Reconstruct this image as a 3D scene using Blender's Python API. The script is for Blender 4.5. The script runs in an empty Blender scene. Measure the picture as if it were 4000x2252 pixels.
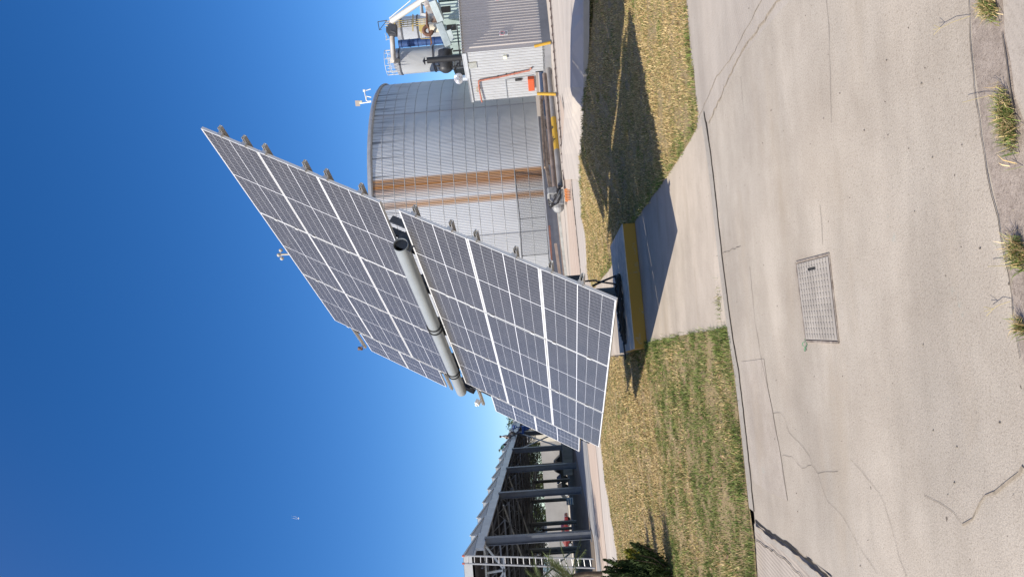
import bpy, math, random
import numpy as np
from mathutils import Vector, Matrix
random.seed(7); rng = np.random.default_rng(7)
C = bpy.context.scene.collection
S = bpy.context.scene
# ------------------------------------------------------------------ camera model
F = 2800.0; ROLL = 0.078; PIT = 0.040; H = 1.65
_c = math.sqrt(1-PIT*PIT)
UPc = Vector((-math.cos(ROLL)*_c, math.sin(ROLL)*_c, PIT)).normalized()
_f = Vector((0,0,1)) - UPc*UPc.z; _f.normalize()
_r = _f.cross(UPc)
M = Matrix((_r, _f, UPc))                       # camera coords -> world
def ray(X, Y): return M @ Vector(((X-2000)/F, (Y-1126)/F, 1.0))
def G(X, Y, z=0.0):                             # point at height z seen at a pixel of the survey photo
    d = ray(X, Y); t = (z-H)/d.z
    return Vector((d.x*t, d.y*t, z))
def AT(X, Y, dist):
    d = ray(X, Y)*1.0; k = dist/d.y
    return Vector((d.x*k, dist, d.z*k+H))
cam = bpy.data.cameras.new('camera'); co = bpy.data.objects.new('camera', cam); C.objects.link(co)
cam.sensor_width = 36; cam.lens = F/4000*36; cam.clip_end = 6000; cam.clip_start = 0.05
R_, D_, Fw = M@Vector((1,0,0)), M@Vector((0,1,0)), M@Vector((0,0,1))
m = Matrix((( R_.x,-D_.x,-Fw.x,0),(R_.y,-D_.y,-Fw.y,0),(R_.z,-D_.z,-Fw.z,H),(0,0,0,1)))
co.matrix_world = m; S.camera = co
# ------------------------------------------------------------------ light
HX, HY = 0.896, 0.603                           # shadow run per metre of height
sd = Vector((-HX,-HY,1)).normalized()
sun = bpy.data.lights.new('sun','SUN'); so = bpy.data.objects.new('sun', sun); C.objects.link(so)
sun.energy = 5.0; sun.angle = math.radians(0.5); sun.color = (1,0.925,0.80)
so.rotation_euler = sd.to_track_quat('Z','Y').to_euler()
W = bpy.data.worlds.new('World'); S.world = W; W.use_nodes = True
nt = W.node_tree; bg = nt.nodes['Background']
sky = nt.nodes.new('ShaderNodeTexSky'); sky.sky_type='NISHITA'; sky.sun_disc=False
sky.sun_elevation = math.asin(sd.z); sky.sun_rotation = math.atan2(sd.x, sd.y)
sky.altitude = 1900; sky.air_density = 1.0; sky.dust_density = 0.25; sky.ozone_density = 3.0
hs=nt.nodes.new('ShaderNodeHueSaturation'); hs.inputs['Saturation'].default_value=1.31; hs.inputs['Hue'].default_value=.507; nt.links.new(sky.outputs[0],hs.inputs['Color']); 
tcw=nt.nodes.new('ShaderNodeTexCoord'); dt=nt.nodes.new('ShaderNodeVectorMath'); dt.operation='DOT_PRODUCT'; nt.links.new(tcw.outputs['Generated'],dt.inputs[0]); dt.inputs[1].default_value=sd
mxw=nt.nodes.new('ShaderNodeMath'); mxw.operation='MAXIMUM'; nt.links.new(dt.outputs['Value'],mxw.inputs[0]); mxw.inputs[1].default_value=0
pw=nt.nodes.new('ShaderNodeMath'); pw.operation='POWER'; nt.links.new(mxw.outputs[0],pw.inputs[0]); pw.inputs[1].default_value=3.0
gl_=nt.nodes.new('ShaderNodeVectorMath'); gl_.operation='SCALE'; gl_.inputs[0].default_value=(6.0,4.9,3.6); nt.links.new(pw.outputs[0],gl_.inputs['Scale'])  # warm glow around the sun, added to the sky to neutralise blue shadow fill
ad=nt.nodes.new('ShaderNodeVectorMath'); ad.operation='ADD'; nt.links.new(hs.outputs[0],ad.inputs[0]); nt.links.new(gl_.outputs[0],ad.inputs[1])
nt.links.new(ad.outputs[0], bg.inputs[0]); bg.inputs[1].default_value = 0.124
S.view_settings.view_transform='Standard'; S.view_settings.look='None'; S.view_settings.exposure=0.36; S.view_settings.gamma=1
S.render.engine='CYCLES'
# ------------------------------------------------------------------ materials
def newmat(name):
    m = bpy.data.materials.new(name); m.use_nodes=True
    n = m.node_tree; return m, n, n.nodes['Principled BSDF']
def N(n, t, **k):
    x = n.nodes.new(t)
    for a,b in k.items(): setattr(x,a,b)
    return x
def mat(name, col, rough=0.8, metal=0.0, var=0.0, vscale=3.0, bump=0.0, bscale=60.0, stretch=(1,1,1), spec=0.5, col2=None, thr=(0.35,0.65), detail=6):
    m,n,b = newmat(name)
    b.inputs['Roughness'].default_value=rough; b.inputs['Metallic'].default_value=metal
    b.inputs['Specular IOR Level'].default_value=spec
    b.inputs['Base Color'].default_value=(*col,1)
    if var or col2 or bump:
        tc=N(n,'ShaderNodeTexCoord'); mp=N(n,'ShaderNodeMapping'); mp.inputs['Scale'].default_value=stretch
        n.links.new(tc.outputs['Object'],mp.inputs['Vector'])
    if var or col2:
        no=N(n,'ShaderNodeTexNoise'); no.inputs['Scale'].default_value=vscale; no.inputs['Detail'].default_value=detail; no.inputs['Roughness'].default_value=.65
        n.links.new(mp.outputs[0],no.inputs['Vector'])
        cr=N(n,'ShaderNodeValToRGB'); cr.color_ramp.elements[0].position=thr[0]; cr.color_ramp.elements[1].position=thr[1]
        c2 = col2 if col2 else tuple(min(1,c*(1+var)) for c in col)
        c1 = col if col2 else tuple(c*(1-var) for c in col)
        cr.color_ramp.elements[0].color=(*c1,1); cr.color_ramp.elements[1].color=(*c2,1)
        n.links.new(no.outputs['Fac'],cr.inputs['Fac']); n.links.new(cr.outputs[0],b.inputs['Base Color'])
    if bump:
        nb=N(n,'ShaderNodeTexNoise'); nb.inputs['Scale'].default_value=bscale; nb.inputs['Detail'].default_value=5
        n.links.new(mp.outputs[0],nb.inputs['Vector'])
        bp=N(n,'ShaderNodeBump'); bp.inputs['Strength'].default_value=bump; bp.inputs['Distance'].default_value=.02
        n.links.new(nb.outputs['Fac'],bp.inputs['Height']); n.links.new(bp.outputs[0],b.inputs['Normal'])
    return m
def corr(name, col, axis, pitch, depth, rough=.45, metal=.3, var=.1, vscale=1.5, stretch=(1,1,1), rot=0.0, col2=None, thr=(.4,.7), square=False):
    """corrugated sheet: wave bump along a horizontal direction (or radial for round walls)"""
    m = mat(name,col,rough,metal,var,vscale,0,60,stretch,col2=col2,thr=thr); n=m.node_tree; b=n.nodes['Principled BSDF']
    tc=N(n,'ShaderNodeTexCoord'); sp=N(n,'ShaderNodeSeparateXYZ')
    mp=N(n,'ShaderNodeMapping'); mp.inputs['Rotation'].default_value=(0,0,rot)
    n.links.new(tc.outputs['Object'],mp.inputs['Vector']); n.links.new(mp.outputs[0],sp.inputs[0])
    if axis=='radial':
        at=N(n,'ShaderNodeMath',operation='ARCTAN2'); n.links.new(sp.outputs[0],at.inputs[0]); n.links.new(sp.outputs[1],at.inputs[1]); src=at.outputs[0]
    else: src=sp.outputs[{'x':0,'y':1,'z':2}[axis]]
    mu=N(n,'ShaderNodeMath',operation='MULTIPLY'); mu.inputs[1].default_value=2*math.pi/pitch; n.links.new(src,mu.inputs[0])
    si=N(n,'ShaderNodeMath',operation='SINE'); n.links.new(mu.outputs[0],si.inputs[0])
    bp=N(n,'ShaderNodeBump'); bp.inputs['Strength'].default_value=1; bp.inputs['Distance'].default_value=depth
    n.links.new(si.outputs[0],bp.inputs['Height']); n.links.new(bp.outputs[0],b.inputs['Normal'])
    return m
# ------------------------------------------------------------------ mesh builder
ORG = {}
class MB:
    def __init__(s): s.v=[]; s.f=[]; s.mi=[]; s.k=0; s.uv=None
    def add(s, vs, fs):
        o=len(s.v); s.v += [Vector(v) for v in vs]; s.f += [[i+o for i in f] for f in fs]; s.mi += [s.k]*len(fs); return s
    def obox(s, c, ax, ay, az, hx, hy, hz):
        c=Vector(c); ax=Vector(ax).normalized()*hx; ay=Vector(ay).normalized()*hy; az=Vector(az).normalized()*hz
        vs=[c+ax*i+ay*j+az*k for i in(-1,1) for j in(-1,1) for k in(-1,1)]
        return s.add(vs,[(0,1,3,2),(4,6,7,5),(0,4,5,1),(2,3,7,6),(0,2,6,4),(1,5,7,3)])
    def box(s, a, b):
        a=Vector(a); b=Vector(b); return s.obox((a+b)/2,(1,0,0),(0,1,0),(0,0,1),abs(b.x-a.x)/2,abs(b.y-a.y)/2,abs(b.z-a.z)/2)
    def bar(s, p, q, w, h, up=(0,0,1)):
        p=Vector(p); q=Vector(q); d=(q-p); L=d.length; d.normalize(); u=Vector(up)
        x=d.cross(u)
        if x.length<1e-3: x=d.cross(Vector((1,0,0)))
        x.normalize(); u=x.cross(d)
        return s.obox((p+q)/2,x,d,u,w/2,L/2,h/2)
    def tube(s, pts, r, n=12, caps=True, closed=False):
        pts=[Vector(p) for p in pts]; rs=r if isinstance(r,(list,tuple)) else [r]*len(pts)
        o=len(s.v); prev=None; vs=[]; m_=len(pts)
        for i,p in enumerate(pts):
            if closed: d=pts[(i+1)%m_]-pts[i-1]
            else: d=pts[min(i+1,m_-1)]-pts[max(i-1,0)]
            d.normalize()
            if prev is None:
                x=d.cross(Vector((0,0,1)))
                if x.length<1e-3: x=d.cross(Vector((1,0,0)))
            else:
                x=prev-d*prev.dot(d)
            x.normalize(); prev=x; y=d.cross(x)
            for k in range(n):
                a=2*math.pi*k/n; vs.append(p+(x*math.cos(a)+y*math.sin(a))*rs[i])
        fs=[]
        for i in range(m_ if closed else m_-1):
            j=(i+1)%m_
            for k in range(n): fs.append((i*n+k,i*n+(k+1)%n,j*n+(k+1)%n,j*n+k))
        if caps and not closed: fs.append(tuple(range(n))[::-1]); fs.append(tuple((m_-1)*n+k for k in range(n)))
        return s.add(vs,fs)
    def lathe(s, c, prof, n=48, a0=0, a1=2*math.pi):
        c=Vector(c); vs=[]; full=abs(a1-a0-2*math.pi)<1e-6; nn=n if full else n+1
        for r,z in prof:
            for k in range(nn):
                a=a0+(a1-a0)*k/n; vs.append(c+Vector((r*math.cos(a),r*math.sin(a),z)))
        fs=[]
        for i in range(len(prof)-1):
            for k in range(n):
                j=(k+1)%nn; fs.append((i*nn+k,i*nn+j,(i+1)*nn+j,(i+1)*nn+k))
        return s.add(vs,fs)
    def poly(s, pts, th=0):
        pts=[Vector(p) for p in pts]; n=len(pts)
        if not th: return s.add(pts,[tuple(range(n))])
        lo=[p-Vector((0,0,th)) for p in pts]
        return s.add(pts+lo,[tuple(range(n)),tuple(range(2*n-1,n-1,-1))]+[(i,n+i,n+(i+1)%n,(i+1)%n) for i in range(n)])
    def strip(s, pts, w, z=None, jit=0, taper=False):
        pts=[Vector(p) for p in pts]; q=[]
        for i in range(len(pts)-1):
            L=(pts[i+1]-pts[i]).length; k=max(1,int(L/0.06)) if jit else 1
            for j in range(k):
                p=pts[i].lerp(pts[i+1],j/k)
                if jit and (i or j): p=p+Vector((random.uniform(-jit,jit),random.uniform(-jit,jit),0))
                q.append(p)
        q.append(pts[-1]); vs=[]; fs=[]
        for i,p in enumerate(q):
            d=q[min(i+1,len(q)-1)]-q[max(i-1,0)]; nrm=Vector((-d.y,d.x,0)).normalized()
            t=i/(len(q)-1); ww=w*(random.uniform(.5,1.3) if jit else 1)
            if taper: ww*= max(.12,math.sin(math.pi*min(1,max(0,t)))**.5) if taper=='both' else max(.15,t)
            zz=p.z if z is None else z
            vs += [(p.x+nrm.x*ww/2,p.y+nrm.y*ww/2,zz),(p.x-nrm.x*ww/2,p.y-nrm.y*ww/2,zz)]
        for i in range(len(q)-1): fs.append((2*i,2*i+1,2*i+3,2*i+2))
        return s.add(vs,fs)
    def ell(s, c, rx, ry, rz, n=16, m_=10, R=None):
        c=Vector(c); vs=[]; fs=[]
        for i in range(m_+1):
            t=math.pi*i/m_
            for k in range(n):
                a=2*math.pi*k/n; v=Vector((rx*math.sin(t)*math.cos(a),ry*math.sin(t)*math.sin(a),rz*math.cos(t)))
                if R is not None: v=R@v
                vs.append(c+v)
        for i in range(m_):
            for k in range(n): fs.append((i*n+k,(i+1)*n+k,(i+1)*n+(k+1)%n,i*n+(k+1)%n))
        return s.add(vs,fs)
    def build(s, name, mats, parent=None, smooth=False, org=None, bevel=0):
        o0 = org if org is not None else (ORG[parent.name] if parent else Vector((0,0,0)))
        me=bpy.data.meshes.new(name)
        me.from_pydata([tuple(v-o0) for v in s.v],[],s.f)
        for mm in (mats if isinstance(mats,(list,tuple)) else [mats]): me.materials.append(mm)
        if len(me.materials)>1: me.polygons.foreach_set('material_index',s.mi)
        me.update(); 
        if smooth: 
            me.polygons.foreach_set('use_smooth',[True]*len(me.polygons))
            try: me.set_sharp_from_angle(angle=math.radians(40))
            except Exception: pass
        o=bpy.data.objects.new(name,me); C.objects.link(o); ORG[o.name]=o0.copy()
        if parent: o.parent=parent
        else: o.location=o0
        if bevel:
            bm=o.modifiers.new('bevel','BEVEL'); bm.width=bevel; bm.segments=2; bm.limit_method='ANGLE'
        return o
def tag(o, label=None, cat=None, group=None, kind=None):
    if label: o['label']=label
    if cat: o['category']=cat
    if group: o['group']=group
    if kind: o['kind']=kind
    return o
def thing(name, label, cat, loc, group=None):
    o=bpy.data.objects.new(name,None); C.objects.link(o); o.location=loc; ORG[o.name]=Vector(loc); o.empty_display_size=.2
    return tag(o,label,cat,group)
def copy_tree(o, parent=None):
    c=o.copy(); C.objects.link(c); ORG[c.name]=ORG.get(o.name,Vector((0,0,0))).copy()
    if parent: c.parent=parent
    for ch in list(o.children): copy_tree(ch,c)
    return c
def struct(mb,name,mats,smooth=False): return tag(mb.build(name,mats,smooth=smooth),kind='structure')
V=Vector
# ================================================================== solar tracker
TA=V((-0.46604,0.88475,-0.00509)); TB=V((-0.4455,-0.23963,-0.86261)); TN=V((-0.76442,-0.39974,0.50584))
T0=V((2.4655,9.4273,6.0241)); w=0.9596; L=2.0334; g=0.272
def PT(a,b,n=0): return T0+TA*a+TB*b+TN*n
steel=mat('galvanised_steel',(.29,.31,.315),.5,.2,var=.05,vscale=4)
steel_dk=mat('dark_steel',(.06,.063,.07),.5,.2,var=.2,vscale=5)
rail_m=mat('aluminium_rail',(.55,.54,.52),.4,.5,var=.1)
frame_m=mat('module_frame',(.64,.64,.63),.35,.1,var=.05,vscale=8)
rubber=mat('black_rubber',(.02,.02,.022),.6)
conc_l=mat('concrete_pad_top',(.58,.50,.41),.9,0,var=.22,vscale=5,bump=.3,bscale=70)
yellow=mat('yellow_kerb_paint',(.33,.25,.14),.8,0,col2=(.42,.22,.03),vscale=7,thr=(.30,.40),bump=.25,bscale=50)
def cellmat(name, Lm, Wm, nx, ny, base, lw):
    m,n,b=newmat(name); b.inputs['Roughness'].default_value=.28; b.inputs['Specular IOR Level'].default_value=.3; b.inputs['Coat Weight'].default_value=.12; b.inputs['Coat Roughness'].default_value=.06
    tc=N(n,'ShaderNodeTexCoord'); sp=N(n,'ShaderNodeSeparateXYZ'); n.links.new(tc.outputs['Object'],sp.inputs[0])
    def mm(op,a,bv=None,c=None):
        x=N(n,'ShaderNodeMath',operation=op)
        for i,vv in enumerate((a,bv,c)):
            if vv is None: continue
            if isinstance(vv,(int,float)): x.inputs[i].default_value=vv
            else: n.links.new(vv,x.inputs[i])
        return x.outputs[0]
    e=.017
    def near(src, pitch, off, hw):       # 1 on a line every pitch
        q=mm('DIVIDE',mm('SUBTRACT',src,off),pitch); d=mm('ABSOLUTE',mm('SUBTRACT',q,mm('ROUND',q)))
        return mm('LESS_THAN',mm('MULTIPLY',d,pitch),hw)
    def at(src,c,hw): return mm('LESS_THAN',mm('ABSOLUTE',mm('SUBTRACT',src,c)),hw)
    X,Y=sp.outputs[0],sp.outputs[1]
    a1=near(Y,(Wm-2*e)/ny,e,lw*.42); a2=at(Y,Wm/2,lw*.8)
    a3=at(X,Lm/2,lw*1.15)
    thin=near(X,(Lm-2*e)/nx,e,.0016); bus=near(Y,(Wm-2*e)/ny/9,e,.0006)
    border=mm('MAXIMUM',mm('LESS_THAN',X,e*1.0),mm('MAXIMUM',mm('GREATER_THAN',X,Lm-e*1.0),mm('MAXIMUM',mm('LESS_THAN',Y,e*1.0),mm('GREATER_THAN',Y,Wm-e*1.0))))
    big=mm('MAXIMUM',mm('MAXIMUM',mm('MULTIPLY',a1,.6),a2),mm('MAXIMUM',a3,border))
    no=N(n,'ShaderNodeTexNoise'); no.inputs['Scale'].default_value=2.2; no.inputs['Detail'].default_value=6; n.links.new(tc.outputs['Object'],no.inputs['Vector'])
    oi=N(n,'ShaderNodeObjectInfo'); 
    cr=N(n,'ShaderNodeValToRGB'); cr.color_ramp.elements[0].position=.3; cr.color_ramp.elements[1].position=.75
    cr.color_ramp.elements[0].color=(*[c*.86 for c in base],1); cr.color_ramp.elements[1].color=(*[c*1.22 for c in base],1); n.links.new(no.outputs['Fac'],cr.inputs['Fac'])
    mix1=N(n,'ShaderNodeMix',data_type='RGBA'); n.links.new(mm('MULTIPLY',mm('MAXIMUM',thin,bus),.55),mix1.inputs[0]); n.links.new(cr.outputs[0],mix1.inputs[6]); mix1.inputs[7].default_value=(.55,.57,.62,1)
    mix2=N(n,'ShaderNodeMix',data_type='RGBA'); n.links.new(big,mix2.inputs[0]); n.links.new(mix1.outputs[2],mix2.inputs[6]); mix2.inputs[7].default_value=(.72,.73,.76,1)
    # dust and droppings
    nd=N(n,'ShaderNodeTexNoise'); nd.inputs['Scale'].default_value=9; nd.inputs['Detail'].default_value=8; 
    mp=N(n,'ShaderNodeMapping'); mp.inputs['Scale'].default_value=(1,.4,1); n.links.new(tc.outputs['Object'],mp.inputs[0]); n.links.new(mp.outputs[0],nd.inputs['Vector'])
    dd=mm('MULTIPLY',mm('GREATER_THAN',nd.outputs['Fac'],.735),.6)
    mix3=N(n,'ShaderNodeMix',data_type='RGBA'); n.links.new(dd,mix3.inputs[0]); n.links.new(mix2.outputs[2],mix3.inputs[6]); mix3.inputs[7].default_value=(.45,.43,.4,1)
    n.links.new(mix3.outputs[2],b.inputs['Base Color'])
    return m
mastbase=G(2420,1150,.21)
mx,my=mastbase.x-.02,mastbase.y+.12
trk=thing('solar_tracker','large two-winged solar tracker of framed modules tilted on a galvanised tube above the yellow pad','solar tracker',(mx,my,.215))
def frame_mesh(Lm,Wm,name):
    b=MB(); t=.011; h=.035
    b.box((0,0,-h),(Lm,t,0.002)); b.box((0,Wm-t,-h),(Lm,Wm,0.002)); b.box((0,t,-h),(t,Wm-t,0.002)); b.box((Lm-t,t,-h),(Lm,Wm-t,0.002))
    return b
ROT=Matrix((TA,TB,TN)).transposed()
def module(name_, Lm, Wm, gm):
    f=frame_mesh(Lm,Wm,'m').build('solar_module',frame_m,trk,org=V((0,0,0)))
    gl=MB(); gl.box((.011,.011,-.012),(Lm-.011,Wm-.011,-.001)); go=gl.build('glass',gm,f,org=V((0,0,0)))
    bk=MB(); bk.box((.3,Wm/2-.06,-.03),(.38,Wm/2+.06,-.013)); bo=bk.build('junction_box',rubber,f,org=V((0,0,0)))
    return f
Lm,Wm=L-.013,w-.007
cell=cellmat('module_cells',Lm,Wm,24,6,(.050,.047,.046),.0055)
L2,W2=.965,w-.010
cell2=cellmat('small_module_cells',W2,L2,12,4,(.060,.058,.060),.006)
proto=module('m',Lm,Wm,cell)
def place(o,a,b,A_=TA,B_=TB,dz=0):
    r=Matrix((A_,B_,A_.cross(B_))).transposed().to_4x4()
    p=PT(a,b,dz)-ORG[trk.name]
    o.matrix_local=Matrix.Translation(p)@r
first=True
for half in (0,1):
    for i in range(3):
        for j in range(3):
            o=proto if first else copy_tree(proto,trk); first=False
            place(o,i*L+.01,j*w+.0035+(3*w+g)*half,dz=random.uniform(-.004,.004))
p2=module('s',W2,L2,cell2); first=True
for bs in (.64*w,1.64*w,3.87*w,4.86*w):
    o=p2 if first else copy_tree(p2,trk); first=False
    # long side runs down the slope: local x = TB, local y = -TA
    place(o,6.385*w+.01+L2,bs+.01,TB,-TA,dz=.0)
# rails
rb=[.35*w,.77*w,1.12*w,1.79*w,2.14*w,2.69*w]; h2=3*w+g
for bb in rb+[h2+x*w for x in (.22,.75,1.10,1.65,2.12,2.53)]:
    ext=.27 if bb in (rb[0],rb[5]) or abs(bb-h2-.22*w)<.01 or abs(bb-h2-2.53*w)<.01 else .11
    r=MB()
    for s_ in (-1,1):
        r.bar(PT(-.10,bb+s_*.018,-.075),PT(6.385*w+L2+ext,bb+s_*.018,-.075),.006,.058,TN)
    r.bar(PT(-.10,bb,-.102),PT(6.385*w+L2+ext,bb,-.102),.038,.006,TN)
    ro=r.build('rail',rail_m,trk)
    c=MB(); c.obox(PT(-.012,bb,-.02),TA,TB,TN,.015,.035,.028); c.build('end_clamp',rail_m,ro)
# middle clamps on the seams between modules
for half in (0,1):
    for i in (1,2,3):
        for bb in rb:
            b0=bb+half*h2
            c=MB(); c.obox(PT(i*L,b0,.003),TA,TB,TN,.022,.03,.004); c.build('clamp',frame_m,trk)
# cross beams, tube, plates
tubeA,tubeB=.93*w-.10,6.85*w; tb=3*w+g/2+.015; tn=.075; tr=.102
for aa in (1.0,2.2,3.7,5.3,6.6):
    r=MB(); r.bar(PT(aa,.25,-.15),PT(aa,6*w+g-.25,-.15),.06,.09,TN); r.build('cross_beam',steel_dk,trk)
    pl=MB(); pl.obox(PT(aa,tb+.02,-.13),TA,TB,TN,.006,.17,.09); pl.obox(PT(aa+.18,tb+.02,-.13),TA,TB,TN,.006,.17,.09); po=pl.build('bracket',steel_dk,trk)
    bo=MB()
    for s_ in (-1,1):
        for u in (-.18,-.08): bo.tube([PT(aa-.02,tb+s_*.13,u),PT(aa+.0,tb+s_*.13,u)],.012,8)
    bo.build('bolt',steel,po)
for a0,a1 in ((.55,1.2),(2.6,3.3),(4.4,5.0),(5.9,7.0)):
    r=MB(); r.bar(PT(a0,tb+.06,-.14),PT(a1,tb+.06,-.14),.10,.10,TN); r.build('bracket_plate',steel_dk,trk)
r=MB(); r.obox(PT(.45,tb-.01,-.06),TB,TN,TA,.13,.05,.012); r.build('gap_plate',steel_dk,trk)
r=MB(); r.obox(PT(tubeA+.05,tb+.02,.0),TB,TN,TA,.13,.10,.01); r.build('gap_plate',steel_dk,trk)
t=MB(); NS=40
ax=[PT(tubeA,tb,tn),PT(tubeB,tb,tn)]
t.tube(ax,tr,NS,caps=False); t.tube([ax[0],ax[0]+TA*.6],tr-.008,NS,caps=False)
# annular end faces
d=TA; x=d.cross(V((0,0,1))).normalized(); y=d.cross(x)
for p_ in (ax[0],ax[1]):
    o_=len(t.v); vs=[p_+(x*math.cos(2*math.pi*k/NS)+y*math.sin(2*math.pi*k/NS))*r_ for r_ in (tr,tr-.008) for k in range(NS)]
    t.add(vs,[(k,(k+1)%NS,NS+(k+1)%NS,NS+k) for k in range(NS)])
tube=t.build('torque_tube',steel,trk,smooth=True)
pg=MB(); pg.tube([ax[0]+TA*.32,ax[0]+TA*.33],tr-.01,NS); pg.build('end_plug',rubber,tube)
cp=MB(); cp.tube([ax[1]-TA*.01,ax[1]+TA*.002],tr-.006,NS); cp.build('end_cap',steel,tube)
for aa in (3.35,3.48,5.42,5.55):
    r=MB(); r.tube([PT(aa,tb,tn)+(x*math.cos(2*math.pi*k/32)+y*math.sin(2*math.pi*k/32))*(tr+.012) for k in range(32)],.011,8,closed=True)
    r.build('strap',rubber,trk,smooth=True)
# mast and slewing head
mast=MB(); top=PT(3.75,tb,-.35)
mast.tube([(mx,my,.215),(mx,my,top.z-.25)],.165,28); mast.tube([(mx,my,.215),(mx,my,.245)],.25,28)
mo=mast.build('mast',mat('mast_paint',(.085,.09,.10),.6,.1,var=.25,vscale=3),trk,smooth=True)
bl=MB()
for k in range(8): bl.tube([(mx+.21*math.cos(k*.785),my+.21*math.sin(k*.785),.245),(mx+.21*math.cos(k*.785),my+.21*math.sin(k*.785),.30)],.014,6)
bl.build('anchor_bolt',steel,mo)
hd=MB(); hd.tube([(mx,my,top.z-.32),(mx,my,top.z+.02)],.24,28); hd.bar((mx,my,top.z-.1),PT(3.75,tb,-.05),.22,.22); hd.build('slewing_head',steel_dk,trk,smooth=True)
ac=MB(); q0=V((mx,my,top.z-1.25)); q1=PT(3.75,5.2*w,-.22); ac.tube([q0,q0.lerp(q1,.6)],.05,14); ac.tube([q0.lerp(q1,.55),q1],.025,12); ac.build('actuator',steel,trk,smooth=True)
# control box behind the lower corner and its cable
kb=AT(2245,1105,13.75)
cb=MB(); cb.obox(kb,(.87,.49,0),(-.49,.87,0),(0,0,1),.13,.08,.17); cbx=cb.build('control_box',steel_dk,trk,bevel=.008)
a0_=kb+V((.02,-.05,-.15)); 
cab=MB(); cab.tube([a0_,a0_+V((.0,-.1,-.25)),V((a0_.x-.02,a0_.y-.5,.62)),V((mx+.22,my-.55,.30)),V((mx+.2,my-.6,.25))],.016,8); cab.build('cable',rubber,trk,smooth=True)
# wind sensor with cups above the top edge
ws=PT(1.68*L,-.02,-.03); wt=ws+V((0,0,.15))+TB*-.02
an=MB(); an.tube([ws-V((0,0,.05)),wt],.018,8); ao=an.build('wind_sensor',mat('ivory_plastic',(.45,.42,.36),.6),trk,smooth=True)
cu=MB()
for k in range(3):
    a_=k*2.094+.4; e_=wt+V((math.cos(a_)*.085,math.sin(a_)*.085,0)); cu.tube([wt,e_],.006,6); cu.ell(e_,.034,.034,.034,10,6)
cu.build('sensor_cup',ao.data.materials[0],ao,smooth=True)
sn=MB(); sp_=PT(7.3*w,h2+.15*w,.0)+TA*.10; sn.obox(sp_,TA,TB,TN,.07,.045,.05); sn.tube([sp_+TN*.05,sp_+TN*.085],.03,12)
sn.build('sun_sensor',mat('white_plastic',(.8,.79,.76),.4),trk,bevel=.01)
# bird on the rail end
bp_=PT(6.385*w+L2+.24,rb[0],-.04)+V((0,0,.055))
bird=MB(); Rm=Matrix.Rotation(math.radians(-35),3,'X')@Matrix.Rotation(math.radians(25),3,'Z')
bird.ell(bp_+V((0,0,.035)),.038,.075,.042,14,10,R=Rm); bird.ell(bp_+V((-.02,.055,.085)),.026,.03,.026,12,8); bird.tube([bp_+V((-.025,.08,.088)),bp_+V((-.03,.105,.082))],[.008,.001],6)
bird.bar(bp_+V((0.02,-.05,.005)),bp_+V((.04,-.13,-.04)),.045,.012); bird.tube([bp_+V((0.012,0,-.03)),bp_+V((0.012,0,.01))],.004,6); bird.tube([bp_+V((-.012,0,-.03)),bp_+V((-.012,0,.01))],.004,6)
tag(bird.build('bird',mat('brown_feathers',(.13,.08,.06),.8,0,var=.4,vscale=30),smooth=True,org=bp_),'small brown bird perched on the far upper rail end of the solar tracker','bird')
# ================================================================== pad
pz=.21
FR,FL,BR,BL=G(2476,872.4),G(2523.5,1350),G(2383.5,957,pz),G(2414.9,1362.5,pz)
FR=V((.93,12.05,0)); FL=V((-1.13,11.72,0)); BR=V((.68,14.25,0)); BL=V((-1.42,14.05,0))
pad=thing('concrete_base','low concrete foundation block with yellow painted sides carrying the tracker mast','base block',(-.2,13,0))
b=MB(); up=V((0,0,pz)); 
b.add([FR,FL,BL,BR,FR+up,FL+up,BL+up,BR+up],[(0,1,5,4),(1,2,6,5),(2,3,7,6),(3,0,4,7)])
b.build('side',yellow,pad)
cm=MB(); cc=(FR+FL+BR+BL)/4
tp=[cc+(p-cc)*1.002+up for p in (FR,FL,BL,BR)]
cm.poly([p+V((0,0,.004)) for p in tp],.012); cm.build('top',conc_l,pad)
# coiled cable lying on the pad
cl=MB(); c0=V((mx+.02,my-.62,pz+.03))
def loop(c,ax1,ax2,n=40,dz=0,tw=0,tt=6.28):
    return [c+ax1*math.cos(k*tt/n+tw)+ax2*math.sin(k*tt/n+tw)+V((0,0,dz+.02*math.sin(k*1.3))) for k in range(n+1)]
for i in range(5):
    cl.tube(loop(c0+V((-.25+.02*i,-.02*i,.015*i)),V((-.62+.03*i,-.05,0)),V((.02,.11+.015*i,0)),40,0,.3*i),.017,8)
cl.tube([c0+V((-.85,.0,.02)),c0+V((-1.02,.10,.0)),c0+V((-1.16,.16,-.01))],.015,8)
cl.tube([c0+V((.35,.1,.05)),c0+V((.28,.3,.25)),c0+V((.2,.5,.45))],.02,8)
tag(cl.build('cable_coil',rubber,smooth=True,org=c0),'black cable bundled in long loops on the concrete foundation block','cable')
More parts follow.
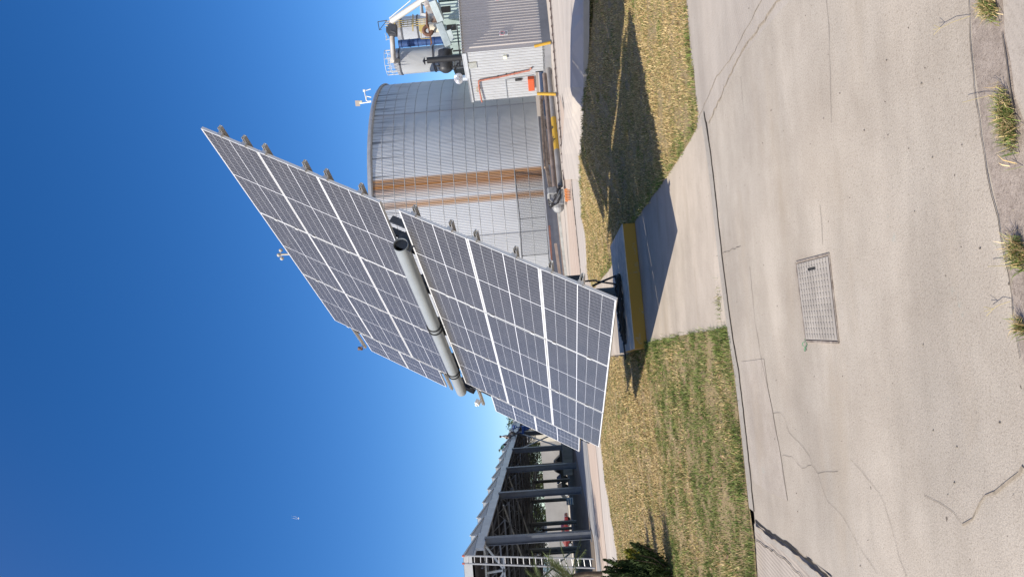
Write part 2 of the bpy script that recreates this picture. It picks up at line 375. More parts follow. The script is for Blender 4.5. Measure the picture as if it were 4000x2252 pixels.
# ================================================================== ground
def zs(x,y):                                   # lawn rises a little towards the ramp on the right
    s=min(1,max(0,(y-12.5)/4.5)); s=s*s*(3-2*s); q=min(1,max(0,(x-1.2)/2.2)); q=q*q*(3-2*q)
    return .34*s*q
soil=mat('dry_soil',(.30,.25,.19),.95,0,var=.2,vscale=.4)
b=MB(); b.poly([(-1500,-300,-.06),(1500,-300,-.06),(1500,3500,-.06),(-1500,3500,-.06)]); struct(b,'ground',soil)
def concrete(name,c1,c2,teal=True,brush=None,fine=1.0,vs=.9):
    m,n,bs=newmat(name); bs.inputs['Roughness'].default_value=.93; bs.inputs['Specular IOR Level'].default_value=.2
    tc=N(n,'ShaderNodeTexCoord'); 
    def noise(sc,det=6,ro=.6,st=(1,1,1)):
        mp=N(n,'ShaderNodeMapping'); mp.inputs['Scale'].default_value=st; n.links.new(tc.outputs['Object'],mp.inputs[0])
        x=N(n,'ShaderNodeTexNoise'); x.inputs['Scale'].default_value=sc; x.inputs['Detail'].default_value=det; x.inputs['Roughness'].default_value=ro; n.links.new(mp.outputs[0],x.inputs['Vector']); return x.outputs['Fac']
    def ramp(src,p0,c0,p1,c1_):
        r=N(n,'ShaderNodeValToRGB'); r.color_ramp.elements[0].position=p0; r.color_ramp.elements[1].position=p1
        r.color_ramp.elements[0].color=(*c0,1); r.color_ramp.elements[1].color=(*c1_,1); n.links.new(src,r.inputs['Fac']); return r.outputs[0]
    def mix(f,a,b_,mode='MIX'):
        x=N(n,'ShaderNodeMix',data_type='RGBA',blend_type=mode)
        for i,vv in ((0,f),(6,a),(7,b_)):
            if isinstance(vv,(int,float)): x.inputs[i].default_value=vv
            elif isinstance(vv,tuple): x.inputs[i].default_value=(*vv,1)
            else: n.links.new(vv,x.inputs[i])
        return x.outputs[2]
    col=ramp(noise(vs,8,.68),.36,c1,.66,c2)
    col=mix(.5,col,ramp(noise(.35,4,.5),.35,(.80,.80,.82),.65,(1.12,1.08,1.04)),'MULTIPLY')
    sp=ramp(noise(85,3,.7),.30,(.62,.60,.58),.50,(1,1,1)); col=mix(.75*fine,col,sp,'MULTIPLY')
    sp=ramp(noise(260,2,.6),.40,(.80,.79,.77),.60,(1.12,1.11,1.09)); col=mix(.8*fine,col,sp,'MULTIPLY')
    pits=ramp(noise(28,2,.5),.235,(.28,.26,.25),.26,(1,1,1)); col=mix(.85,col,pits,'MULTIPLY')
    col=mix(.6,col,ramp(noise(1.3,6,.65,(.35,1.4,1)),.38,(.80,.79,.78),.6,(1.06,1.05,1.04)),'MULTIPLY')
    tan=ramp(noise(.8,5,.6,(.6,2.0,1)),.56,(0,0,0),.74,(1,1,1)); col=mix(tan,col,mix(.5,col,(.33,.27,.20)))
    if teal:
        tl=ramp(noise(2.3,7,.75),.64,(0,0,0),.73,(1,1,1)); col=mix(tl,col,mix(.42,col,(.22,.34,.33)))
    n.links.new(col,bs.inputs['Base Color'])
    h1=noise(120,4,.7)
    bp=N(n,'ShaderNodeBump'); bp.inputs['Strength'].default_value=.55*fine; bp.inputs['Distance'].default_value=.006; n.links.new(h1,bp.inputs['Height'])
    if brush:
        mp=N(n,'ShaderNodeMapping'); mp.inputs['Rotation'].default_value=(0,0,brush[0]); n.links.new(tc.outputs['Object'],mp.inputs[0])
        wv=N(n,'ShaderNodeTexWave'); wv.inputs['Scale'].default_value=brush[1]; wv.inputs['Distortion'].default_value=.8; wv.inputs['Detail'].default_value=2; n.links.new(mp.outputs[0],wv.inputs['Vector'])
        b2=N(n,'ShaderNodeBump'); b2.inputs['Strength'].default_value=.5; b2.inputs['Distance'].default_value=.004; n.links.new(wv.outputs['Fac'],b2.inputs['Height']); n.links.new(bp.outputs[0],b2.inputs['Normal']); n.links.new(b2.outputs[0],bs.inputs['Normal'])
    else: n.links.new(bp.outputs[0],bs.inputs['Normal'])
    return m
road_c=concrete('road_concrete',(.378,.338,.288),(.487,.445,.387))
brush_c=concrete('brushed_concrete',(.39,.352,.31),(.45,.412,.367),brush=(1.1,9),fine=.6)
brush_d=concrete('combed_concrete',(.37,.33,.29),(.43,.39,.345),brush=(0.0,9),fine=.6)
walk_c=concrete('walkway_concrete',(.42,.37,.31),(.49,.435,.37),teal=False,fine=.45,vs=1.4)
strip_c=concrete('joint_concrete',(.35,.325,.29),(.42,.395,.355),fine=.8,vs=3)
rough_c=concrete('exposed_aggregate',(.28,.24,.21),(.39,.34,.30),fine=1.3,vs=14)
crack_m=mat('crack_dirt',(.15,.125,.10),1,0,col2=(.05,.04,.03),vscale=3)
tanline=mat('joint_dirt',(.27,.225,.17),1,var=.3,vscale=30)
# joint between the road slab and the walkway / lawns
J=[G(X,Y) for X,Y in [(2752,440),(2772,560),(2790,700),(2806,850),(2822,1000),(2841,1150),(2866,1330),(2887,1450),(2905,1600),(2927,1800),(2948,2000)]]
b=MB(); b.poly([(-2.16,6.13,0),(-2.02,5.4,0),(-1.90,4.4,0),(-1.95,3.9,0),(-2.4,3.2,0),(-9,3.0,0),(-9,-6,0),(12,-6,0),(12,2.2,0)]+[(1.62,3.1,0),(1.62,4.6,0),(1.62,5.4,0),(1.50,6.0,0),(1.40,6.7,0)]+[V((p.x,p.y,0)) for p in J[1:-1]])
struct(b,'road',road_c)
b=MB(); b.poly([(1.62,3.1,.0),(12,2.2,0),(12,7.3,0),(3.4,7.25,0),(2.6,7.2,0),(1.40,7.1,0),(1.40,6.7,0),(1.50,6.0,0),(1.62,5.4,0),(1.62,4.6,0)]); struct(b,'side_road',brush_c)
b=MB(); b.poly([(-9,3.0,-.012),(-2.4,3.2,-.012),(-1.95,3.9,-.012),(-1.9,4.4,-.012),(-2.02,5.4,-.012),(-2.16,6.2,-.012),(-3.2,6.35,-.012),(-9,6.2,-.012)]); struct(b,'side_slab',brush_d)
# walkway
b=MB(); b.poly([(1.42,6.62,-.004)]+[(p.x,p.y+.0,-.004) for p in J[1:7]]+[(-.60,6.5,-.004),(-.72,8.3,-.004),(-.95,10,-.004),(-1.2,12,-.004),(-1.9,18.5,-.004),(-3.0,26,-.004),(.6,26,-.004),(.9,17,-.004),(1.0,12,-.004),(1.2,9.6,-.004),(1.5,7.4,-.004),(1.6,7.0,-.004)])
struct(b,'walkway',walk_c)
b=MB(); b.strip([p+V((0,.078,0)) for p in J],.135,z=.006); struct(b,'joint_strip',strip_c)
# lawns
LR=[G(2682,-60)+V((0,0,0))]+[G(X,Y) for X,Y in [(2690,100),(2700,200),(2710,255),(2717,359),(2731,441),(2725,492),(2690,558),(2607,686),(2545,772),(2503,831),(2476,872)]]+[V((.72,14.3,0)),V((.30,16.7,0)),V((.1,19,0)),V((-.2,22.4,0)),V((.1,24.6,0)),V((.9,24.7,0)),V((2.1,23.6,0))]
farR=[(2283,850,.05),(2288,700,.15),(2283,500,.30),(2279,400,.34),(2283,300,.34),(2279,120,.34),(2276,0,.34),(2272,-200,.34)]
LR=LR[:-1]+[G(X,Y,z) for X,Y,z in farR]+[V((9.5,8,0))]
LLp=[G(X,Y) for X,Y in [(2845,1275),(2777,1290),(2691,1303),(2605,1321),(2529,1338),(2500,1350)]]+[V((-1.5,14.4,0)),V((-1.95,18.5,0)),V((-2.9,24.4,0)),V((-4.5,24.9,0))]+[G(X,Y) for X,Y in [(2350,1749),(2363,1873),(2389,2018),(2405,2122),(2423,2252)]]+[V((-9.6,17.5,0)),V((-8,10,0)),V((-5.0,6.2,0))]+[G(X,Y) for X,Y in [(2955,2252),(2945,2100),(2930,2000),(2905,1800),(2885,1600),(2866,1400)]]
def inside(px,py,poly):
    r=np.zeros(px.shape,bool); n_=len(poly)
    for i in range(n_):
        x1,y1=poly[i].x,poly[i].y; x2,y2=poly[i-1].x,poly[i-1].y
        c=((y1>py)!=(y2>py))&(px<(x2-x1)*(py-y1)/((y2-y1)+1e-12)+x1); r^=c
    return r
thatch=mat('lawn_thatch',(.20,.145,.07),1,0,col2=(.38,.29,.15),vscale=24,thr=(.3,.7),bump=.9,bscale=90)
def lawn(poly,name,step):
    xs=[p.x for p in poly]; ys=[p.y for p in poly]; X0,X1,Y0,Y1=min(xs),max(xs),min(ys),max(ys)
    bm=MB(); nx=int((X1-X0)/step)+1; ny=int((Y1-Y0)/step)+1
    gx=np.linspace(X0,X1,nx+1); gy=np.linspace(Y0,Y1,ny+1); PX,PY=np.meshgrid(gx,gy,indexing='ij'); ins=inside(PX,PY,poly)
    idx={}
    def vid(i,j):
        if (i,j) not in idx: idx[(i,j)]=len(bm.v); bm.v.append(V((gx[i],gy[j],zs(gx[i],gy[j])+.002)))
        return idx[(i,j)]
    for i in range(nx):
        for j in range(ny):
            if ins[i,j] and ins[i+1,j] and ins[i,j+1] and ins[i+1,j+1]:
                bm.f.append([vid(i,j),vid(i+1,j),vid(i+1,j+1),vid(i,j+1)]); bm.mi.append(0)
    struct(bm,name,thatch)
lawn(LR,'lawn',.08); lawn(LLp,'lawn',.10)
for PL in (LR,LLp): b=MB(); b.poly([V((p.x,p.y,-.002)) for p in PL]); struct(b,'lawn_soil',thatch)
# grass
def fbm(x,y,s,seed):
    r=np.random.default_rng(seed); o=np.zeros_like(x)
    for k in range(5):
        a,b_,ph,ph2=r.uniform(-1,1),r.uniform(-1,1),r.uniform(0,6),r.uniform(0,6); nrm=math.hypot(a,b_)
        fr=s*(1+.9*k); o+=np.sin((a*x+b_*y)/nrm*fr+ph)*np.cos((b_*x-a*y)/nrm*fr*1.13+ph2)/(1+.45*k)
    return o
def edge_dist(px,py,poly,segs):
    d=np.full(px.shape,9.9)
    for i in segs:
        a=poly[i]; c=poly[(i+1)%len(poly)]; dx,dy=c.x-a.x,c.y-a.y; t=np.clip(((px-a.x)*dx+(py-a.y)*dy)/(dx*dx+dy*dy+1e-9),0,1)
        d=np.minimum(d,np.hypot(px-a.x-t*dx,py-a.y-t*dy))
    return d
gm,gn,gb=newmat('grass_blades'); at_=N(gn,'ShaderNodeAttribute'); at_.attribute_name='col'; gn.links.new(at_.outputs['Color'],gb.inputs['Base Color']); gb.inputs['Roughness'].default_value=.75; gb.inputs['Specular IOR Level'].default_value=.15
try: gb.inputs['Subsurface Weight'].default_value=0
except Exception: pass
def blades(name,px,py,pz_,hgt,wid,cols,lean=.9,label=None,cat='grass',kind='stuff'):
    n_=len(px); az=rng.uniform(0,2*np.pi,n_); ln=rng.uniform(.25,lean,n_)*hgt; a2=rng.uniform(0,2*np.pi,n_)
    bx=np.cos(a2)*wid/2; by=np.sin(a2)*wid/2
    dx=np.cos(az)*ln; dy=np.sin(az)*ln
    v=np.zeros((n_,5,3)); 
    v[:,0]=np.stack([px-bx,py-by,pz_],1); v[:,1]=np.stack([px+bx,py+by,pz_],1)
    v[:,2]=np.stack([px+bx*.8+dx*.4,py+by*.8+dy*.4,pz_+hgt*.62],1); v[:,3]=np.stack([px-bx*.8+dx*.4,py-by*.8+dy*.4,pz_+hgt*.62],1)
    v[:,4]=np.stack([px+dx,py+dy,pz_+hgt*np.sqrt(np.clip(1-(ln/hgt)**2*.6,.1,1))],1)
    me=bpy.data.meshes.new(name); me.vertices.add(n_*5); me.vertices.foreach_set('co',v.ravel())
    base=np.arange(n_)*5
    quads=np.stack([base,base+1,base+2,base+3],1); tris=np.stack([base+3,base+2,base+4],1)
    loops=np.concatenate([quads,tris],1).ravel(); me.loops.add(n_*7); me.loops.foreach_set('vertex_index',loops.astype(np.int32))
    me.polygons.add(n_*2); st=np.stack([np.arange(n_)*7,np.arange(n_)*7+4],1).ravel(); me.polygons.foreach_set('loop_start',st.astype(np.int32))
    me.update(calc_edges=True); me.validate()
    ca=me.color_attributes.new('col','FLOAT_COLOR','POINT'); cc_=np.ones((n_,5,4)); cc_[:,:,:3]=cols[:,None,:]; ca.data.foreach_set('color',cc_.ravel())
    me.materials.append(gm); o=bpy.data.objects.new(name,me); C.objects.link(o); tag(o,label,cat,kind=kind); return o
straw=np.array([(.56,.42,.20),(.46,.33,.15),(.68,.53,.29),(.36,.25,.12)]); green=np.array([(.10,.16,.035),(.15,.20,.05),(.20,.24,.07),(.07,.11,.03)]); olive=np.array([(.26,.25,.09),(.22,.20,.08)])
def colours(n_,pg):
    u=rng.uniform(size=n_); k=rng.integers(0,4,n_); k2=rng.integers(0,2,n_)
    c=np.where((u<pg)[:,None],green[k],np.where((u<pg+.22)[:,None],olive[k2],straw[k]))
    return c*rng.uniform(.75,1.25,n_)[:,None]
def scatter(poly,bands,pgf,name,label,edges):
    P=[];Hh=[];Wd=[]
    xs=[p.x for p in poly]
    for y0,y1,den,h_,w_ in bands:
        n_=int((max(xs)-min(xs))*(y1-y0)*den); px=rng.uniform(min(xs),max(xs),n_); py=rng.uniform(y0,y1,n_)
        k=inside(px,py,poly)&(np.abs(px)<py*.43+.6); px=px[k];py=py[k]
        thin=fbm(px,py,3.1,5)+.8*fbm(px,py,8.3,6)
        k=rng.uniform(size=len(px))<np.clip(.70+.42*thin,.10,1); px=px[k];py=py[k]
        P.append((px,py)); Hh.append(np.full(len(px),h_)*rng.uniform(.45,1.3,len(px))); Wd.append(np.full(len(px),w_)*rng.uniform(.6,1.3,len(px)))
    px=np.concatenate([p[0] for p in P]); py=np.concatenate([p[1] for p in P]); hh=np.concatenate(Hh); wd=np.concatenate(Wd)
    ed=edge_dist(px,py,poly,edges); pg=pgf(px,py,ed); hh=hh*(1+.9*np.exp(-ed/.12))*np.clip(.9+.35*fbm(px,py,4.3,9),.45,1.7)
    px=px+rng.normal(0,.022,len(px)); py=py+rng.normal(0,.022,len(py)); z=np.array([zs(a,c) for a,c in zip(px,py)])
    blades(name,px,py,z,hh,wd,colours(len(px),pg),label=label)
    print(name,len(px))
scatter(LR,[(6.6,9,7000,.034,.005),(9,12.5,4600,.038,.0065),(12.5,26,1900,.045,.010)],
  lambda x,y,e: np.clip(.10+.55*np.exp(-e/.16)+.16*fbm(x,y,2.2,1)+.12*fbm(x,y,7.1,11),.02,.8),'grass','patchy straw coloured lawn grass right of the walkway, green at its rim',list(range(0,14))+list(range(18,24)))
scatter(LLp,[(6.1,8.6,7000,.034,.005),(8.6,12.5,4600,.038,.0065),(12.5,26,1900,.045,.010)],
  lambda x,y,e: np.clip(np.where(y<9.2+.15*x,.70,np.where(y<12.2+.3*x,.55,.10))+.4*np.exp(-e/.16)+.2*fbm(x,y,1.8,2)+.16*fbm(x,y,6.3,12),.03,.9),'grass','mixed green and straw lawn grass left of the walkway',list(range(0,6))+list(range(17,24)))
# dead leaves on the left lawn
lf=MB()
for i in range(420):
    x=random.uniform(-4.5,-.9); y=random.uniform(6.7,13)
    if inside(np.array([x]),np.array([y]),LLp)[0]:
        r=random.uniform(.015,.035); a=random.uniform(0,6.28); c=V((x,y,.045)); d1=V((math.cos(a),math.sin(a),random.uniform(-.3,.3)))*r; d2=V((-math.sin(a),math.cos(a),random.uniform(-.3,.3)))*r*.55
        lf.add([c-d1,c+d2,c+d1+V((0,0,.008)),c-d2],[(0,1,2,3)])
tag(lf.build('fallen_leaves',mat('dead_leaf',(.14,.075,.04),.9,0,col2=(.30,.19,.11),vscale=.8)),'brown dead leaves scattered through the left lawn','leaves',kind='stuff')
# back road: dusty concrete with tyre-worn bands, ramp on the right
def streaks(name,c1,c2,ang,st=9.0):
    return mat(name,c1,.95,0,col2=c2,vscale=.55,stretch=(1,1,1),thr=(.35,.65),bump=.2,bscale=25)
road2=mat('dusty_road',(.40,.355,.31),.95,0,col2=(.50,.445,.385),vscale=1.1,stretch=(.12,1,1),thr=(.38,.62),bump=.3,bscale=20)
road3=mat('reddish_dust',(.40,.31,.245),.95,0,col2=(.49,.40,.325),vscale=1.3,stretch=(.10,1,1),thr=(.38,.62),bump=.3,bscale=20)
asph=mat('grey_asphalt',(.20,.20,.205),.9,0,col2=(.29,.285,.28),vscale=1.0,stretch=(.5,.12,1),bump=.3,bscale=30)
b=MB(); b.poly([(-60,16,-.03),(70,8,-.03),(90,62,-.03),(-60,120,-.03)]); struct(b,'back_road',road2)
b=MB(); b.poly([G(2318,2252,-.02),G(2345,2252,-.02)]+[G(X,Y,-.02) for X,Y in [(2378,2252),(2355,2040),(2338,1850),(2322,1700),(2268,1085),(2252,900),(2235,750),(2225,620),(2215,500),(2200,420)]]+[G(X,Y,-.02) for X,Y in [(2186,370),(2198,600),(2213,800),(2225,1000),(2240,1200),(2268,1500),(2288,1700),(2300,1850),(2318,2000)]])
struct(b,'dirt_track',road3)
b=MB(); b.poly([G(X,Y,-.012) for X,Y in [(2352,2252),(2330,2060),(2306,1850),(2290,1700),(2268,1500),(2250,1500),(2240,1690),(2255,1850),(2290,2000),(2318,2090),(2330,2200),(2335,2252)]]); struct(b,'asphalt_apron',asph)
b=MB(); b.poly([(-13.0,36.0,-.006),(-12.6,60,-.006),(-13.6,102,-.006),(-60,102,-.006),(-60,36,-.006)]); struct(b,'carport_floor',mat('bare_earth',(.115,.09,.07),.95,0,col2=(.17,.14,.11),vscale=.6))
# ramp
def rz(Y): return .56 if Y>143 else .56-.22*(143-Y)/343
rows=[]
for Y in (-200,-60,0,60,120,180,240,300,340,400,460,520,600,700):
    f_=1 if Y<340 else max(0,(700-Y)/360)**1.3
    zt=(rz(Y))*f_; ze=.36*f_
    e=G(2279,Y,max(.0,ze)); c_=e+ (G(2235,Y,max(.02,zt))-e)*1.0
    far=V((c_.x+(c_.x)*.25,c_.y*1.25,zt*.9)); back=V((c_.x*1.5,c_.y*1.5,-.02)); kb_=V((e.x,e.y,ze*.55))
    rows.append([V((e.x,e.y,ze-.12 if f_==1 else -.02)),e,c_,far,back])
b=MB(); b.v=[p for r in rows for p in r]; b.f=[[i*5+j,i*5+j+1,(i+1)*5+j+1,(i+1)*5+j] for i in range(len(rows)-1) for j in range(4)]; b.mi=[0]*len(b.f)
struct(b,'ramp',road2)
# broken edge of the road and the buried rail with its teeth
b=MB(); pts=[G(X,Y,-.008) for X,Y in [(2195,380),(2203,430),(2215,520),(2225,620),(2235,750),(2250,900),(2260,1000),(2270,1100)]]
b.strip(pts,.28,jit=.06); struct(b,'broken_edge',mat('rubble',(.10,.08,.06),1,0,col2=(.55,.5,.44),vscale=4,thr=(.45,.6)))
rl=MB(); tk=[G(2150,-60),G(2152,0),G(2165,185),G(2180,370),G(2190,500),G(2198,600),G(2205,700),G(2216,790)]
base=[V((p.x,36.9-.02*p.x,0)) for p in tk]
rl.tube([p+V((0,0,.03)) for p in base],.035,6)
p0,p1=base[0],base[-1]; n_=int((p1-p0).length/.42)
for i in range(n_):
    p=p0.lerp(p1,i/n_); rl.obox(p+V((0,0,.04)),(1,0,0),(0,1,0),(0,0,1),.03,.11,.045); 
rl.strip([p+V((0,-.28,-.0)) for p in base],.10,z=-.01)
tag(rl.build('gate_rail',mat('rail_brown',(.09,.065,.06),.8),org=V(p0)),'dark toothed rail set in the dusty road in front of the sheds','rail')
# cracks
ck=MB()
b=MB(); b.poly([V((p.x,p.y,.003)) for p in [G(X,Y) for X,Y in [(2897,1412),(2985,1400),(3000,1510),(3021,1614),(3031,1671),(3049,1770),(3060,1837),(3078,1954),(3010,1925),(2945,1880),(2935,1800),(2912,1600)]]]); struct(b,'road_patch',concrete('patch_concrete',(.37,.33,.285),(.455,.41,.36),fine=.8,vs=2.2))
def Z5(L_): return [G(3000+x/1.928,1500+y/1.928,.0) for x,y in L_]
for L_,wd in (([(0,20),(40,220),(60,330),(95,520),(115,650),(150,875)],.005),([(40,220),(100,215),(130,260),(160,360),(240,440),(310,530),(335,610),(380,670),(410,780),(450,870),(520,950),(590,1030),(650,1150),(700,1235),(770,1330),(830,1430)],.0035),
  ([(625,560),(700,640),(800,760),(880,890),(915,1020),(960,1150),(990,1290),(1050,1450)],.003),([(1180,835),(1300,890),(1400,970),(1470,1060)],.003),([(380,670),(430,660),(530,655)],.003),([(110,535),(180,545),(260,625),(330,610)],.003),([(660,1150),(690,1300),(720,1450)],.0025)):
    ck.strip(Z5(L_),wd*.6,z=.004,jit=.008)
ck.strip([G(X,Y) for X,Y in [(3205,800),(3212,880),(3215,955)]],.004,z=.004,jit=.006)
ck.strip([G(X,Y) for X,Y in [(3230,0),(3240,100),(3245,300),(3250,480)]],.003,z=.004,jit=.004)
ck.strip([G(X,Y) for X,Y in [(2895,300),(2905,420),(2912,470)]],.003,z=.004,jit=.01)
ck.strip([G(X,Y) for X,Y in [(2800,1000),(2850,980),(2895,960)]],.004,z=.004,jit=.01)
ck.strip([G(X,Y) for X,Y in [(2930,1040),(2950,1250),(2975,1400),(3000,1510)]],.004,z=.004,jit=.006)
ck.strip([p+V((0,-.0,0)) for p in J],.016,z=.008,jit=.006)
ck.strip([G(X,Y) for X,Y in [(2950,2110),(3000,2140),(3060,2183),(3130,2256)]],.008,z=-.004,jit=.012)
ck.strip([G(X,Y) for X,Y in [(3790,0),(3800,200),(3820,400),(3850,600),(3880,750),(3905,850),(3930,1000),(3955,1150),(3975,1300),(3990,1400)]],.004,z=.006,jit=.006)
ck.strip([G(X,Y) for X,Y in [(3925,130),(3945,230),(3955,350),(3975,450)]],.006,z=.010,jit=.006)
struct(ck,'pavement_crack',crack_m)
tj=MB()
tj.strip([G(X,Y) for X,Y in [(2770,482),(2850,300),(2900,200),(3000,60),(3060,-20)]],.016,z=.005,jit=.012)
tj.strip([G(X,Y) for X,Y in [(2722,480),(2800,300),(2850,240),(2950,50),(2985,-20)]],.007,z=.005,jit=.008)
tj.strip(Z5([(1470,1060),(1600,910),(1720,830),(1810,740),(1900,650),(1928,620)]),.010,z=.005,jit=.014)
struct(tj,'dirt_joint',tanline)
# long tan water mark along the road
wm=MB(); 0 and wm.strip([G(X,Y) for X,Y in [(3500,-20),(3485,60),(3470,200),(3455,330),(3430,430)]],.022,z=.003,jit=.004); 0 and struct(wm,'water_mark',mat('silt',(.29,.235,.185),1,var=.15,vscale=20))
# gap at the left slab, its shade painted as a dark strip, with a raised lip
gp=MB(); pl_=[G(X,Y) for X,Y in [(2952,2032),(2985,2062),(3020,2085),(3060,2112),(3100,2138),(3130,2165),(3160,2185),(3200,2218),(3245,2262)]]
gp.strip(pl_,.022,z=.0045,jit=.008); struct(gp,'open_joint',mat('painted_gap_shade',(.02,.017,.014),1))
lp=MB(); lw_=[p+V((-.055,.0,0)) for p in pl_]; lp.strip(lw_,.05,z=.016,jit=.006); 
struct(lp,'joint_lip',strip_c)
# rough strip and combed slab at the very front
b=MB(); b.poly([G(3790,-30,.004),G(3800,200,.004),G(3850,600,.004),G(3905,850,.004),G(3955,1150,.004),G(3990,1400,.004),G(4200,1900,.004),G(4300,1900,.004),G(4100,500,.004),G(3965,380,.004),G(3950,250,.004),G(3925,130,.004),G(3915,-30,.004)]); struct(b,'rough_strip',rough_c)
b=MB(); b.poly([G(3915,-40,.008),G(3925,130,.008),G(3950,250,.008),G(3965,380,.008),G(4000,470,.008),G(4400,900,.008),G(4400,-40,.008)]); struct(b,'combed_slab',brush_c)
# ================================================================== hatch
h0,h1,h2_,h3=[G(X,Y) for X,Y in [(3112,1026),(3240,993),(3278,1335),(3150,1330)]]
hc=(h0+h1+h2_+h3)/4
hatch=thing('access_hatch','rectangular chequer plate hatch with a lifting slot set in the concrete road','hatch',hc)
m,n,bs=newmat('chequer_plate'); bs.inputs['Roughness'].default_value=.6; bs.inputs['Metallic'].default_value=.15
tc=N(n,'ShaderNodeTexCoord'); no=N(n,'ShaderNodeTexNoise'); no.inputs['Scale'].default_value=6; no.inputs['Detail'].default_value=8; n.links.new(tc.outputs['Object'],no.inputs['Vector'])
cr=N(n,'ShaderNodeValToRGB'); cr.color_ramp.elements[0].position=.35; cr.color_ramp.elements[1].position=.65; cr.color_ramp.elements[0].color=(.34,.305,.265,1); cr.color_ramp.elements[1].color=(.44,.40,.35,1); n.links.new(no.outputs['Fac'],cr.inputs['Fac']); n.links.new(cr.outputs[0],bs.inputs['Base Color'])
up2=V((0,0,.006))
pl=MB(); sc=lambda p,k: hc+(p-hc)*k
# plate with a real slot: built as a grid in the plate's own axes
ex=(h1-h0); ey=(h3-h0)
def HP(u,v,z=.006): return h0+ex*u+(h3+ (h2_-h3)*u-(h0+ex*u))*v+V((0,0,z))
us=[.02,.36,.60,.98]; vs_=[.02,.10,.135,.98]
for i in range(3):
    for j in range(3):
        if i==1 and j==1: continue
        pl.add([HP(us[i],vs_[j]),HP(us[i+1],vs_[j]),HP(us[i+1],vs_[j+1]),HP(us[i],vs_[j+1])],[(0,1,2,3)])
plo=pl
sl=MB(); sl.add([HP(.34,.09,.003),HP(.62,.09,.003),HP(.62,.145,.003),HP(.34,.145,.003)],[(0,1,2,3)]); sl.build('lifting_slot',mat('slot_dark',(.02,.02,.02),.9),hatch)
tr_=plo; tr_.k=1
nu,nv=11,27
for j in range(nv):
    for i in range(nu):
        u=.05+.9*(i+.5*(j%2)*0)/nu+.04; v=.03+.94*(j+.5)/nv
        if .33<u<.63 and .085<v<.15: continue
        s_=1 if j%2 else -1; c_=HP(u,v,.008); dx=(ex.normalized()*.35*s_+ey.normalized()).normalized()
        ty=V((-dx.y,dx.x,0)); 
        a_=.0155; b__=.0048
        tr_.add([c_-dx*a_,c_-ty*b__,c_+dx*a_,c_+ty*b__,c_+V((0,0,.0035))],[(0,1,4),(1,2,4),(2,3,4),(3,0,4)])
plo.build('plate',[m,mat('tread_metal',(.20,.185,.165),.6,.1,col2=(.34,.31,.27),vscale=5)],hatch)
fr_=MB()
for a_,c_ in ((h0,h1),(h1,h2_),(h2_,h3),(h3,h0)): fr_.bar(sc(a_,1.012)+V((0,0,.003)),sc(c_,1.012)+V((0,0,.003)),.012,.006)
fr_.build('frame',mat('hatch_rim',(.13,.10,.08),.9,0,col2=(.36,.31,.26),vscale=14),hatch)
gw=MB(); q=G(3150,1352); gw.tube([q+V((.028*math.cos(t_),.018*math.sin(t_)*1.0-.006,.012+.01*math.sin(t_*2)))+V((0,-.0,0)) for t_ in [k*.42 for k in range(15)]]+[q+V((.05,.0,.006))],.0022,6)
tag(gw.build('wire_loop',mat('green_wire',(.04,.22,.09),.5),smooth=True,org=q),'thin green wire loop lying at the corner of the road hatch','wire')
# ================================================================== weeds in the front joint
def tuft(name,px,py,n_,r1,r2,ang,h_,label):
    a=rng.normal(size=n_); b_=rng.normal(size=n_); c_,s_=math.cos(ang),math.sin(ang)
    x=px+(a*r1*c_-b_*r2*s_)*.5; y=py+(a*r1*s_+b_*r2*c_)*.5
    hh=h_*rng.uniform(.35,1.2,n_); o=blades(name,x,y,np.full(n_,.008),hh,.0024*rng.uniform(.6,1.5,n_),colours(n_,.42)*1.05,lean=1.15,label=label,cat='weed',kind=None)
    me=o.data; off=V((px,py,0)); me.transform(Matrix.Translation(-off)); o.location=off; o['group']='grass tufts growing in the front joint'
    return o
def TP(X,Y): p=G(X,Y); return p.x,p.y
for X,Y,n_,r1,r2,h_,lb in ((3885,25,520,.05,.022,.05,'grass tuft at the corner of the front joint, rightmost of the tufts'),(3955,470,850,.10,.030,.055,'longest dry and green grass tuft filling the front joint'),(4000,985,420,.05,.02,.06,'half hidden grass tuft in the middle of the front joint'),(4008,1275,160,.03,.012,.05,'small sparse grass tuft at the left end of the front joint')):
    x,y=TP(X,Y); tuft('grass_tuft',x,y,n_,r1,r2,(0.15 if X>3950 else .5),h_,lb)
sk=MB(); 
def stalk(base,tip,hh,fork=True):
    b0=G(*base)+V((0,0,.01)); t0=G(*tip,hh)
    sk.tube([b0,b0.lerp(t0,.5)+V((0,0,.012)),t0],.0011,5)
    if fork:
        d=(t0-b0).normalized()
        for a_ in (-.6,-.1,.5): sk.tube([t0,t0+Matrix.Rotation(a_,3,'Z')@d*.035+V((0,0,.004))],.0010,5)
stalk((3958,1175),(3880,1205),.03); stalk((3800,62),(3673,110),.03); stalk((3930,362),(3760,400),.035,False); stalk((3965,1035),(3860,1040),.03,False)
tag(sk.build('seed_stalk',mat('dry_stalk',(.40,.33,.16),.8),org=G(3950,1150)),'thin forked seed stalks reaching out from the front joint tufts','stalk',kind='stuff')
fg=MB()                                                   # bits lying on the slab
for i in range(70):
    X=random.uniform(2850,4000); Y=random.uniform(0,2252); p=G(X,Y,.004); r=random.uniform(.002,.0055)
    if p.y<6: fg.ell(p,r,r*random.uniform(.5,1),r*.5,6,4)
tag(fg.build('gravel_bits',mat('dark_grit',(.07,.055,.045),.9,0,col2=(.3,.26,.2),vscale=3)),'scattered dark grit and chips on the concrete road','grit',kind='stuff')
wt_=thing('weed','low green weed sprouting on the walkway beside the joint','weed',G(2812,1190))
